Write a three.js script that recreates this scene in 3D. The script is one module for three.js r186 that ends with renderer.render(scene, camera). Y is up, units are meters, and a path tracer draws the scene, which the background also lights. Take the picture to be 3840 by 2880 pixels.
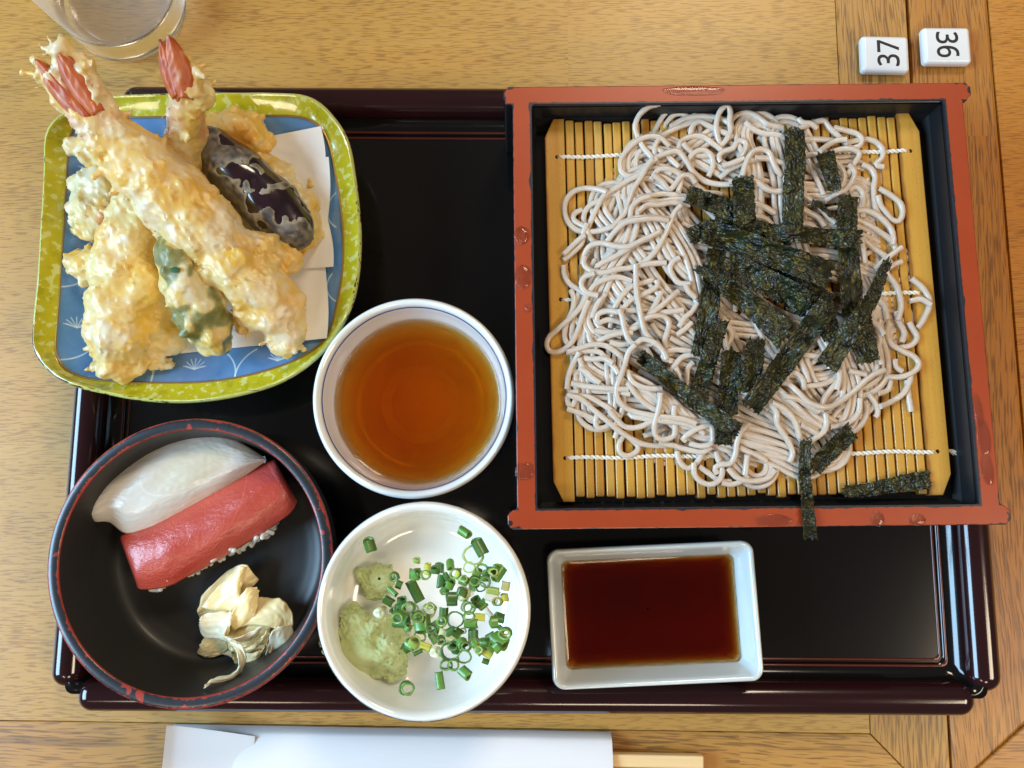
import * as THREE from 'three';
import { RoundedBoxGeometry } from 'three/addons/geometries/RoundedBoxGeometry.js';
import { mergeGeometries } from 'three/addons/utils/BufferGeometryUtils.js';
import { ImprovedNoise } from 'three/addons/math/ImprovedNoise.js';
import { FontLoader } from 'three/addons/loaders/FontLoader.js';
import { TextGeometry } from 'three/addons/geometries/TextGeometry.js';
import { RectAreaLightUniformsLib } from 'three/addons/lights/RectAreaLightUniformsLib.js';

// ---------------------------------------------------------------- camera, light, exposure
const V3 = THREE.Vector3, PI = Math.PI;
const FOC = 2995, TILT = 7.8 * PI / 180, EYE = 0.40;           // lens in photo pixels, lean of the phone, height over the table
const cosT = Math.cos(TILT), sinT = Math.sin(TILT);
const scene = new THREE.Scene();
const camera = new THREE.PerspectiveCamera(2 * Math.atan(1440 / FOC) * 180 / PI, 4 / 3, 0.02, 20);
camera.position.set(0, EYE, 0);
camera.up.set(0, sinT, -cosT);
camera.lookAt(0, EYE - cosT, -sinT);
scene.background = new THREE.Color().setRGB(0.075, 0.068, 0.060);   // the dim room around the table
const renderer = new THREE.WebGLRenderer({ antialias: true });
renderer.toneMapping = THREE.LinearToneMapping;
renderer.toneMappingExposure = 1.27;
renderer.shadowMap.enabled = true;
RectAreaLightUniformsLib.init();
function areaLight(color, intensity, w, h, pos, target) {
  const l = new THREE.RectAreaLight(color, intensity, w, h);
  l.position.set(...pos); l.lookAt(...target); scene.add(l); return l;
}
const WINDOW = { color: new THREE.Color(0.45, 0.72, 1.0), power: 16.0, w: 1.2, h: 0.8, pos: [-1.55, 0.95, 0.1], to: [0, 0, 0] };
const LAMPS = [                                                // warm fittings under the ceiling: colour, intensity, width, height, place
  { power: 16, w: 0.55, h: 0.55, pos: [0.55, 1.75, -1.55] },
  { power: 13, w: 0.55, h: 0.55, pos: [1.45, 1.75, 0.55] },
  { power: 12, w: 0.55, h: 0.3, pos: [0.35, 1.75, 1.65] },
  { power: 8, w: 0.55, h: 0.3, pos: [-0.9, 1.75, 1.45] },
];
const WARM = new THREE.Color(1.0, 0.82, 0.60);

// ---------------------------------------------------------------- helpers
const at = (px, py, y = 0) => {                                // a photo pixel and a height give a place
  const u = (px - 1920) / FOC, v = (py - 1440) / FOC, s = (EYE - y) / (cosT + v * sinT);
  return new V3(u * s, y, (-sinT + v * cosT) * s);
};
let seed = 7;
const rnd = () => { seed = (seed + 0x6D2B79F5) | 0; let t = Math.imul(seed ^ (seed >>> 15), 1 | seed); t = (t + Math.imul(t ^ (t >>> 7), 61 | t)) ^ t; return ((t ^ (t >>> 14)) >>> 0) / 4294967296; };
const rr = (a, b) => a + (b - a) * rnd();
const PN = new ImprovedNoise();
const noise = (x, y, z = 0) => PN.noise(x + 31.7, y + 17.3, z + 53.1);
const fbm = (x, y, z = 0, o = 3) => { let s = 0, a = 1, f = 1, n = 0; for (let i = 0; i < o; i++) { s += a * noise(x * f, y * f, z * f + i * 9.1); n += a; a *= 0.5; f *= 2.03; } return s / n; };
const clamp = THREE.MathUtils.clamp, lerp = THREE.MathUtils.lerp, sstep = THREE.MathUtils.smoothstep;
const mixc = (a, b, t) => [lerp(a[0], b[0], t), lerp(a[1], b[1], t), lerp(a[2], b[2], t)];
const used = {};
function numbered(n) { const k = used[n] = (used[n] ?? -1) + 1; return k ? `${n}_${String(k).padStart(3, '0')}` : n; }
function mesh(name, geo, m) { const o = new THREE.Mesh(geo, m); o.name = name; o.castShadow = o.receiveShadow = true; return o; }
function thing(name, label, category, base, group, kind) {     // a Group at a thing's base; shapes are given in place and moved to it
  const g = new THREE.Group(); g.name = numbered(name); g.position.copy(base); scene.add(g);
  g.userData.base = base.clone();
  if (kind) g.userData.kind = kind;
  if (label) g.userData.label = label;
  if (category) g.userData.category = category;
  if (group) g.userData.group = group;
  return g;
}
function part(parent, name, geo, m, label) {
  let p = parent; while (p && !p.userData.base) p = p.parent;
  geo.translate(-p.userData.base.x, -p.userData.base.y, -p.userData.base.z);
  const o = mesh(name, geo, m); parent.add(o); if (label) o.userData.label = label; return o;
}
function single(name, label, category, geo, m, base, group) {  // a thing of one mesh
  geo.translate(-base.x, -base.y, -base.z);
  const o = mesh(numbered(name), geo, m); o.position.copy(base); scene.add(o);
  o.userData.label = label; o.userData.category = category; if (group) o.userData.group = group;
  return o;
}
function data(w, h, f, srgb = true) {                          // a computed texture; f(u, v) gives sRGB 0..1 (or a grey)
  const d = new Uint8Array(w * h * 4);
  for (let j = 0; j < h; j++) for (let i = 0; i < w; i++) {
    const c = f((i + 0.5) / w, (j + 0.5) / h), k = (j * w + i) * 4;
    if (typeof c === 'number') d[k] = d[k + 1] = d[k + 2] = clamp(c, 0, 1) * 255; else { d[k] = clamp(c[0], 0, 1) * 255; d[k + 1] = clamp(c[1], 0, 1) * 255; d[k + 2] = clamp(c[2], 0, 1) * 255; }
    d[k + 3] = 255;
  }
  const t = new THREE.DataTexture(d, w, h, THREE.RGBAFormat);
  t.wrapS = t.wrapT = THREE.RepeatWrapping; t.magFilter = THREE.LinearFilter; t.minFilter = THREE.LinearMipmapLinearFilter; t.generateMipmaps = true;
  if (srgb) t.colorSpace = THREE.SRGBColorSpace;
  t.needsUpdate = true; return t;
}
const std = (o) => new THREE.MeshStandardMaterial(o);
const phys = (o) => new THREE.MeshPhysicalMaterial(o);
const lin = (r, g, b) => new THREE.Color().setRGB(r, g, b);
function planar(geo, sx, sz, rot = 0, ox = 0, oz = 0) {        // uv from the plan, in units of sx by sz metres
  const p = geo.attributes.position, uv = new Float32Array(p.count * 2), c = Math.cos(rot), s = Math.sin(rot);
  for (let i = 0; i < p.count; i++) { const x = p.getX(i), z = p.getZ(i); uv[2 * i] = (x * c + z * s - ox) / sx; uv[2 * i + 1] = (-x * s + z * c - oz) / sz; }
  geo.setAttribute('uv', new THREE.BufferAttribute(uv, 2)); return geo;
}
function prism(pts, y0, y1, bevel = 0.0006) {                  // a plan outline (x, z) raised from y0 to y1 with eased edges
  const s = new THREE.Shape(pts.map(([x, z]) => new THREE.Vector2(x, -z)));
  const g = new THREE.ExtrudeGeometry(s, { depth: y1 - y0 - 2 * bevel, bevelEnabled: bevel > 0, bevelThickness: bevel, bevelSize: bevel, bevelOffset: -bevel, bevelSegments: 2, curveSegments: 8 });
  g.rotateX(-PI / 2); g.translate(0, y0 + bevel, 0); return g;
}
function paint(geo, f) {                                       // vertex colours, linear
  const p = geo.attributes.position, c = new Float32Array(p.count * 3);
  for (let i = 0; i < p.count; i++) c.set(f(p.getX(i), p.getY(i), p.getZ(i), i), 3 * i);
  geo.setAttribute('color', new THREE.BufferAttribute(c, 3)); return geo;
}
function loft(rings, close = true) {                           // rings of equal count, joined; smooth
  const n = rings[0].length, pos = [], idx = [], uv = [];
  rings.forEach((r, k) => r.forEach((p, i) => { pos.push(p.x, p.y, p.z); uv.push(i / n, k / (rings.length - 1)); }));
  const m = close ? n : n - 1;
  for (let k = 0; k + 1 < rings.length; k++) for (let i = 0; i < m; i++) { const a = k * n + i, b = k * n + (i + 1) % n, c = a + n, d = b + n; idx.push(a, c, b, b, c, d); }
  const g = new THREE.BufferGeometry();
  g.setAttribute('position', new THREE.Float32BufferAttribute(pos, 3)); g.setAttribute('uv', new THREE.Float32BufferAttribute(uv, 2));
  g.setIndex(idx); g.computeVertexNormals(); return g;
}
function patch(nu, nv, f, thick) {                             // a thin sheet with two faces and edges; f(u, v) is its top
  const P = [], N = [], pos = [], uv = [], idx = [];
  for (let i = 0; i <= nu; i++) for (let j = 0; j <= nv; j++) P.push(f(i / nu, j / nv));
  const I = (i, j) => i * (nv + 1) + j, e1 = new V3(), e2 = new V3();
  for (let i = 0; i <= nu; i++) for (let j = 0; j <= nv; j++) {
    e1.subVectors(P[I(Math.min(i + 1, nu), j)], P[I(Math.max(i - 1, 0), j)]); e2.subVectors(P[I(i, Math.min(j + 1, nv))], P[I(i, Math.max(j - 1, 0))]);
    const n = new V3().crossVectors(e2, e1); if (n.lengthSq() < 1e-20) n.set(0, 1, 0); n.normalize(); N.push(n);
  }
  const flip = N[I(nu >> 1, nv >> 1)].y < 0 ? -1 : 1, m = P.length;
  P.forEach((p, k) => { pos.push(p.x, p.y, p.z); const j = k % (nv + 1), i = (k - j) / (nv + 1); uv.push(i / nu, j / nv); });
  P.forEach((p, k) => { const n = N[k], t = typeof thick === 'function' ? thick((k - k % (nv + 1)) / (nv + 1) / nu, (k % (nv + 1)) / nv) : thick; pos.push(p.x - n.x * t * flip, p.y - n.y * t * flip, p.z - n.z * t * flip); uv.push(uv[2 * k], uv[2 * k + 1]); });
  const quad = (a, b, c, d) => flip > 0 ? idx.push(a, b, c, a, c, d) : idx.push(a, c, b, a, d, c);
  for (let i = 0; i < nu; i++) for (let j = 0; j < nv; j++) { quad(I(i, j), I(i, j + 1), I(i + 1, j + 1), I(i + 1, j)); quad(m + I(i, j), m + I(i + 1, j), m + I(i + 1, j + 1), m + I(i, j + 1)); }
  for (let i = 0; i < nu; i++) { quad(I(i, 0), I(i + 1, 0), m + I(i + 1, 0), m + I(i, 0)); quad(I(i + 1, nv), I(i, nv), m + I(i, nv), m + I(i + 1, nv)); }
  for (let j = 0; j < nv; j++) { quad(I(0, j + 1), I(0, j), m + I(0, j), m + I(0, j + 1)); quad(I(nu, j), I(nu, j + 1), m + I(nu, j + 1), m + I(nu, j)); }
  const g = new THREE.BufferGeometry();
  g.setAttribute('position', new THREE.Float32BufferAttribute(pos, 3)); g.setAttribute('uv', new THREE.Float32BufferAttribute(uv, 2));
  g.setIndex(idx); g.computeVertexNormals(); return g;
}
function tube(pts, rad, sides, opts = {}) {                    // a strand with flat ends; pts are V3, rad a number or f(t)
  const n = pts.length, pos = [], uv = [], idx = [], T = new V3(), B = new V3(), Nn = new V3(), up = new V3(0, 1, 0);
  let len = 0; const square = opts.square ?? 0;
  for (let i = 0; i < n; i++) {
    T.subVectors(pts[Math.min(i + 1, n - 1)], pts[Math.max(i - 1, 0)]).normalize();
    B.crossVectors(T, up); if (B.lengthSq() < 1e-4) B.set(1, 0, 0); B.normalize(); Nn.crossVectors(B, T);
    if (i) len += pts[i].distanceTo(pts[i - 1]);
    const r = typeof rad === 'function' ? rad(i / (n - 1)) : rad;
    for (let k = 0; k <= sides; k++) {
      const a = k / sides * 2 * PI + (opts.twist ?? 0) * i, q = 1 + square * Math.cos(4 * a) * -1, c = Math.cos(a) * r * q, s = Math.sin(a) * r * q * (opts.flat ?? 1);
      pos.push(pts[i].x + B.x * c + Nn.x * s, pts[i].y + B.y * c + Nn.y * s, pts[i].z + B.z * c + Nn.z * s); uv.push(len / (opts.ulen ?? 0.02), k / sides);
    }
  }
  const S = sides + 1;
  for (let i = 0; i + 1 < n; i++) for (let k = 0; k < sides; k++) { const a = i * S + k; idx.push(a, a + 1, a + S, a + 1, a + S + 1, a + S); }
  const cap = (i, f) => { const c = pos.length / 3; pos.push(pts[i].x, pts[i].y, pts[i].z); uv.push(0, 0); const b = pos.length / 3; for (let k = 0; k <= sides; k++) { const q = (i * S + k) * 3; pos.push(pos[q], pos[q + 1], pos[q + 2]); uv.push(0, 0); } for (let k = 0; k < sides; k++) f ? idx.push(c, b + k + 1, b + k) : idx.push(c, b + k, b + k + 1); };
  cap(0, true); cap(n - 1, false);
  const g = new THREE.BufferGeometry();
  g.setAttribute('position', new THREE.Float32BufferAttribute(pos, 3)); g.setAttribute('uv', new THREE.Float32BufferAttribute(uv, 2));
  g.setIndex(idx); g.computeVertexNormals(); return g;
}
function smoothLine(pts, step) { const c = new THREE.CatmullRomCurve3(pts, false, 'centripetal'); return c.getSpacedPoints(Math.max(3, Math.round(c.getLength() / step))); }
function nets(sdf, lo, hi, c) {                                // surface nets: a mesh of the zero level of a distance field
  const nx = Math.ceil((hi[0] - lo[0]) / c) + 1, ny = Math.ceil((hi[1] - lo[1]) / c) + 1, nz = Math.ceil((hi[2] - lo[2]) / c) + 1;
  const D = new Float32Array(nx * ny * nz), id = new Int32Array(nx * ny * nz).fill(-1), pos = [], idx = [];
  for (let k = 0, q = 0; k < nz; k++) for (let j = 0; j < ny; j++) for (let i = 0; i < nx; i++, q++) D[q] = sdf(lo[0] + i * c, lo[1] + j * c, lo[2] + k * c);
  const sx = 1, sy = nx, sz = nx * ny, off = [0, sx, sy, sx + sy, sz, sx + sz, sy + sz, sx + sy + sz];
  const E = [[0, 1], [0, 2], [0, 4], [1, 3], [1, 5], [2, 3], [2, 6], [3, 7], [4, 5], [4, 6], [5, 7], [6, 7]];
  for (let k = 0; k < nz - 1; k++) for (let j = 0; j < ny - 1; j++) for (let i = 0; i < nx - 1; i++) {
    const q = i + j * sy + k * sz; let mask = 0; for (let e = 0; e < 8; e++) if (D[q + off[e]] < 0) mask |= 1 << e;
    if (mask === 0 || mask === 255) continue;
    let x = 0, y = 0, z = 0, m = 0;
    for (const [a, b] of E) { if (((mask >> a) ^ (mask >> b)) & 1) { const da = D[q + off[a]], db = D[q + off[b]], t = da / (da - db); x += lerp(a & 1, b & 1, t); y += lerp((a >> 1) & 1, (b >> 1) & 1, t); z += lerp(a >> 2, b >> 2, t); m++; } }
    id[q] = pos.length / 3; pos.push(lo[0] + (i + x / m) * c, lo[1] + (j + y / m) * c, lo[2] + (k + z / m) * c);
  }
  for (let k = 1; k < nz - 1; k++) for (let j = 1; j < ny - 1; j++) for (let i = 1; i < nx - 1; i++) {
    const q = i + j * sy + k * sz, s = D[q] < 0;
    for (const [d, u, v] of [[sx, sy, sz], [sy, sz, sx], [sz, sx, sy]]) {
      if ((D[q + d] < 0) === s) continue;
      const a = id[q - u - v], b = id[q - v], e = id[q], f = id[q - u]; if (a < 0 || b < 0 || e < 0 || f < 0) continue;
      s ? idx.push(a, b, e, a, e, f) : idx.push(a, e, b, a, f, e);
    }
  }
  const g = new THREE.BufferGeometry(); g.setAttribute('position', new THREE.Float32BufferAttribute(pos, 3)); g.setIndex(idx); g.computeVertexNormals(); return g;
}
class Heights {                                                // what is already piled up, to lay the next thing on it
  constructor(x0, z0, x1, z1, c, f) { this.x0 = x0; this.z0 = z0; this.c = c; this.nx = Math.ceil((x1 - x0) / c); this.nz = Math.ceil((z1 - z0) / c); this.h = new Float32Array(this.nx * this.nz); for (let j = 0; j < this.nz; j++) for (let i = 0; i < this.nx; i++) this.h[j * this.nx + i] = f(x0 + i * c, z0 + j * c); }
  get(x, z, r = 0) { let m = -1; const i0 = Math.max(0, Math.floor((x - r - this.x0) / this.c)), i1 = Math.min(this.nx - 1, Math.floor((x + r - this.x0) / this.c)), j0 = Math.max(0, Math.floor((z - r - this.z0) / this.c)), j1 = Math.min(this.nz - 1, Math.floor((z + r - this.z0) / this.c)); for (let j = j0; j <= j1; j++) for (let i = i0; i <= i1; i++) m = Math.max(m, this.h[j * this.nx + i]); return m; }
  mean(x, z, r) { let m = 0, n = 0; const i0 = Math.max(0, Math.floor((x - r - this.x0) / this.c)), i1 = Math.min(this.nx - 1, Math.floor((x + r - this.x0) / this.c)), j0 = Math.max(0, Math.floor((z - r - this.z0) / this.c)), j1 = Math.min(this.nz - 1, Math.floor((z + r - this.z0) / this.c)); for (let j = j0; j <= j1; j++) for (let i = i0; i <= i1; i++) { m += this.h[j * this.nx + i]; n++; } return n ? m / n : 0; }
  put(x, z, r, y) { const i0 = Math.max(0, Math.floor((x - r - this.x0) / this.c)), i1 = Math.min(this.nx - 1, Math.floor((x + r - this.x0) / this.c)), j0 = Math.max(0, Math.floor((z - r - this.z0) / this.c)), j1 = Math.min(this.nz - 1, Math.floor((z + r - this.z0) / this.c)); for (let j = j0; j <= j1; j++) for (let i = i0; i <= i1; i++) { const dx = this.x0 + (i + 0.5) * this.c - x, dz = this.z0 + (j + 0.5) * this.c - z; if (dx * dx + dz * dz < r * r) { const k = j * this.nx + i; if (this.h[k] < y) this.h[k] = y; } } }
}
function fitRect(px, y) {                                      // four photo corners at a height: centre, sides and turn of the rectangle
  const p = px.map(([a, b]) => at(a, b, y)), c = p.reduce((s, q) => s.add(q), new V3()).multiplyScalar(0.25);
  const w = (p[0].distanceTo(p[1]) + p[3].distanceTo(p[2])) / 2, d = (p[0].distanceTo(p[3]) + p[1].distanceTo(p[2])) / 2;
  const a1 = Math.atan2(-(p[1].z - p[0].z), p[1].x - p[0].x), a2 = Math.atan2(-(p[2].z - p[3].z), p[2].x - p[3].x), a3 = Math.atan2(p[3].x - p[0].x, p[3].z - p[0].z), a4 = Math.atan2(p[2].x - p[1].x, p[2].z - p[1].z);
  return { c, w, d, turn: (a1 + a2 + a3 + a4) / 4 };
}
const rectRing = (w, d, r, y, n = 10) => {                     // a rounded rectangle about the origin, at height y
  const o = [], q = [[1, 1], [-1, 1], [-1, -1], [1, -1]];
  q.forEach(([sx, sz], k) => { for (let i = 0; i <= n; i++) { const a = (k + i / n) * PI / 2; o.push(new V3(sx * (w / 2 - r) + Math.cos(a) * r, y, sz * (d / 2 - r) + Math.sin(a) * r)); } });
  return o;
};
const turned = (geo, c, turn) => { geo.rotateY(turn); geo.translate(c.x, 0, c.z); return geo; };

// ---------------------------------------------------------------- surface materials
function woodMaps(o) {                                         // oak: along u the grain, o.L by o.W metres
  const W = o.w, Hh = o.h, hgt = new Float32Array(W * Hh), col = new Float32Array(W * Hh * 3);
  for (let j = 0; j < Hh; j++) for (let i = 0; i < W; i++) {
    const x = (i + 0.5) / W * o.L, y0 = (j + 0.5) / Hh * o.W, s = o.seed;
    const y = y0 + 0.010 * o.wave * noise(x * 5, y0 * 6, s) + 0.0016 * o.wave * noise(x * 26, y0 * 40, s + 4);
    const band = 0.5 + 0.5 * fbm(x * 2.2, y * 55, s + 1, 3), fine = fbm(x * 24, y * 700, s + 2, 2);
    const wide = 0.5 + 0.5 * noise(x * 9, y * 14, s + 7);
    let pore = sstep(noise(x * o.poreL, y * o.poreW, s + 3) + 0.28 * noise(x * 14, y * 90, s + 5), o.poreAt, o.poreAt + 0.26);
    const big = o.bold * sstep(noise(x * 16, y * 520, s + 6) + 0.45 * noise(x * 6, y * 90, s + 8) + 0.2 * noise(x * 90, y * 900, s + 9), 0.16, 0.55);
    pore = clamp(pore * (0.35 + 0.65 * band) + big, 0, 1);
    let c = mixc(o.light, o.mid, clamp(0.15 + 0.75 * band + 0.25 * fine, 0, 1)); c = mixc(c, o.blush, 0.5 * wide * wide); c = mixc(c, o.dark, pore * o.poreK);
    const k = j * W + i; col[3 * k] = c[0]; col[3 * k + 1] = c[1]; col[3 * k + 2] = c[2]; hgt[k] = 0.8 - 0.55 * pore + 0.12 * fine;
  }
  const pick = (u, v) => Math.min(Hh - 1, Math.floor(v * Hh)) * W + Math.min(W - 1, Math.floor(u * W));
  return { map: data(W, Hh, (u, v) => { const k = pick(u, v) * 3; return [col[k], col[k + 1], col[k + 2]]; }), bump: data(W, Hh, (u, v) => hgt[pick(u, v)], false) };
}
const S = (r, g, b) => [r / 255, g / 255, b / 255];
const veneerMaps = woodMaps({ w: 2048, h: 1280, L: 0.56, W: 0.35, seed: 3, wave: 0.7, poreL: 130, poreW: 1650, poreAt: 0.07, poreK: 0.55, bold: 0.03, light: S(206, 160, 92), mid: S(184, 134, 66), blush: S(200, 144, 70), dark: S(116, 74, 34) });
const edgeMaps = woodMaps({ w: 2048, h: 512, L: 0.5, W: 0.125, seed: 11, wave: 1.0, poreL: 80, poreW: 1300, poreAt: 0.06, poreK: 0.62, bold: 0.5, light: S(200, 150, 84), mid: S(172, 120, 58), blush: S(188, 122, 50), dark: S(84, 54, 28) });
const woodMat = (m, tint = lin(0.93, 0.93, 0.76)) => phys({ map: m.map, bumpMap: m.bump, bumpScale: 0.00012, roughness: 0.45, color: tint, clearcoat: 0.25, clearcoatRoughness: 0.3 });
const veneer = woodMat(veneerMaps), veneer2 = woodMat(veneerMaps, lin(0.98, 0.78, 0.44)), edging = woodMat(edgeMaps), edging2 = woodMat(edgeMaps, lin(0.92, 0.77, 0.50));
const lacquer = phys({ color: lin(0.006, 0.005, 0.005), roughness: 0.12, clearcoat: 0.15, clearcoatRoughness: 0.05 });
const maroon = phys({ color: lin(0.022, 0.005, 0.006), roughness: 0.14, clearcoat: 0.3, clearcoatRoughness: 0.04 });
const redBead = phys({ color: lin(0.10, 0.016, 0.008), roughness: 0.18, clearcoat: 0.6, clearcoatRoughness: 0.06 });
const dullBlack = phys({ color: lin(0.009, 0.009, 0.010), roughness: 0.44, clearcoat: 0.15, clearcoatRoughness: 0.2 });
const porcelain = phys({ color: lin(0.80, 0.80, 0.76), roughness: 0.16, clearcoat: 0.9, clearcoatRoughness: 0.04 });
const celadon = phys({ color: lin(0.66, 0.71, 0.70), roughness: 0.14, clearcoat: 0.9, clearcoatRoughness: 0.04 });

// ---------------------------------------------------------------- the two tables
{
  const ext = (a, b, z) => { const t = (z - a.z) / (b.z - a.z); return [lerp(a.x, b.x, t), z]; };
  const gl = [at(3397, 0), at(3564, 2880)], gr = [at(3408, 0), at(3573, 2880)], il = [at(3131, 0), at(3263, 2751)], ir = [at(3701, 0), at(3839, 1733)];
  const zT = -0.75, corner = at(3263, 2751), slope = 0.0147, W = 0.0378, left = -0.9;
  const bl = (x) => corner.z + (x - corner.x) * slope;         // line between the panel and the front strip
  const outB = (x) => bl(x) + W;
  const L = thing('table_top', 'pale oak table top under the tray', 'table', new V3(0, -0.03, 0), null, 'structure');
  const xg = ext(gl[0], gl[1], outB(0.2))[0];
  const sc = [corner.x, corner.z];
  part(L, 'panel', planar(prism([[left, zT], ext(il[0], il[1], zT), sc, [left, bl(left)]], -0.028, 0, 0.00025), 0.56, 0.35, 0, 0.03, 0.11), veneer);
  part(L, 'edge_strip', planar(prism([ext(il[0], il[1], zT), ext(gl[0], gl[1], zT), [xg, outB(xg)], sc].map(([x, z], i) => [x + (i === 0 || i === 3 ? 0.0002 : 0), z]), -0.03, 0, 0.0009), 0.5, 0.125, PI / 2 + 0.012, 0.02, 0.05), edging);
  part(L, 'edge_strip', planar(prism([[left, bl(left) + 0.0002], [sc[0], sc[1] + 0.0002], [xg, outB(xg) + 0.0002], [left, outB(left)]], -0.03, 0, 0.0005), 0.5, 0.125, 0.0147, 0.11, 0.015), edging);
  const R = thing('table_top', 'golden oak table top beside the tray table', 'table', new V3(0.4, -0.03, 0), null, 'structure');
  const mc = at(3792, 2798), md = at(3717, 2880), k = (md.x - mc.x) / (md.z - mc.z), zi = mc.z - 0.018, ci = [mc.x + k * (zi - mc.z), zi], zo = zi + W, co = [ext(gr[0], gr[1], zo)[0], zo], far = 1.0;
  part(R, 'panel', planar(prism([ext(ir[0], ir[1], zT), [far, zT], [far, zi], ci], -0.028, -0.0002, 0.0003), 0.56, 0.35, -0.02, 0.3, 0.02), veneer2);
  part(R, 'edge_strip', planar(prism([ext(gr[0], gr[1], zT), ext(ir[0], ir[1], zT).map((q, i) => q - (i ? 0 : 0.0002)), [ci[0] - 0.0002, ci[1]], co], -0.03, -0.0002, 0.0022), 0.5, 0.125, PI / 2 + 0.012, 0.31, 0.085), edging2);
  part(R, 'edge_strip', planar(prism([[ci[0], ci[1] + 0.0002], [far, zi + 0.0002], [far, zo], [co[0] + 0.0003, co[1]]], -0.03, -0.0002, 0.0006), 0.5, 0.125, 0, 0.37, 0.06), edging2);
}

// ---------------------------------------------------------------- serving tray
const TRAY = { c: new V3(0.0071, 0, -0.0523), turn: -0.005, floor: 0.008 };
{
  const t = thing('serving_tray', 'black and maroon lacquer serving tray with rounded rails', 'tray', TRAY.c);
  const put = (n, g, m) => part(t, n, turned(g, TRAY.c, TRAY.turn), m);
  const hw = 0.219, hd = 0.1524, ring = (i, y, r = 0.004) => rectRing(2 * (hw - i), 2 * (hd - i), r, y);
  put('base', prism(rectRing(2 * hw - 0.012, 2 * hd - 0.012, 0.008, 0).map((p) => [p.x, p.z]), 0.0004, 0.0055, 0.0008), maroon);
  put('floor', prism(rectRing(2 * (hw - 0.0215), 2 * (hd - 0.0215), 0.003, 0).map((p) => [p.x, p.z]), 0.0056, TRAY.floor, 0.0004), lacquer);
  put('cove', loft([ring(0.0218, 0.0079), ring(0.0212, 0.0092), ring(0.0196, 0.0094), ring(0.0178, 0.0100), ring(0.0158, 0.0118), ring(0.0142, 0.0142), ring(0.0128, 0.0172), ring(0.0112, 0.0196), ring(0.0085, 0.0202), ring(0.0085, 0.006)]), lacquer);
  for (const [i, y] of [[0.0232, 0.0083], [0.0207, 0.0097]]) { const pr = []; for (let k = 0; k <= 6; k++) { const a = k / 6 * PI; pr.push(ring(i + 0.0006 * Math.cos(a), y - 0.0002 + 0.0006 * Math.sin(a), 0.003)); } put('inlay_line', loft(pr), redBead); }
  for (const s of [-1, 1]) {
    const g = new RoundedBoxGeometry(0.412, 0.0175, 0.0150, 6, 0.0072); g.translate(0, 0.0132, s * (hd - 0.0075)); put('rail', g, maroon);
    const e = new RoundedBoxGeometry(0.0150, 0.0175, 2 * (hd - 0.0108), 6, 0.0072); e.translate(s * (hw - 0.0075), 0.0132, 0); put('rail', e, maroon);
  }
}

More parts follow.
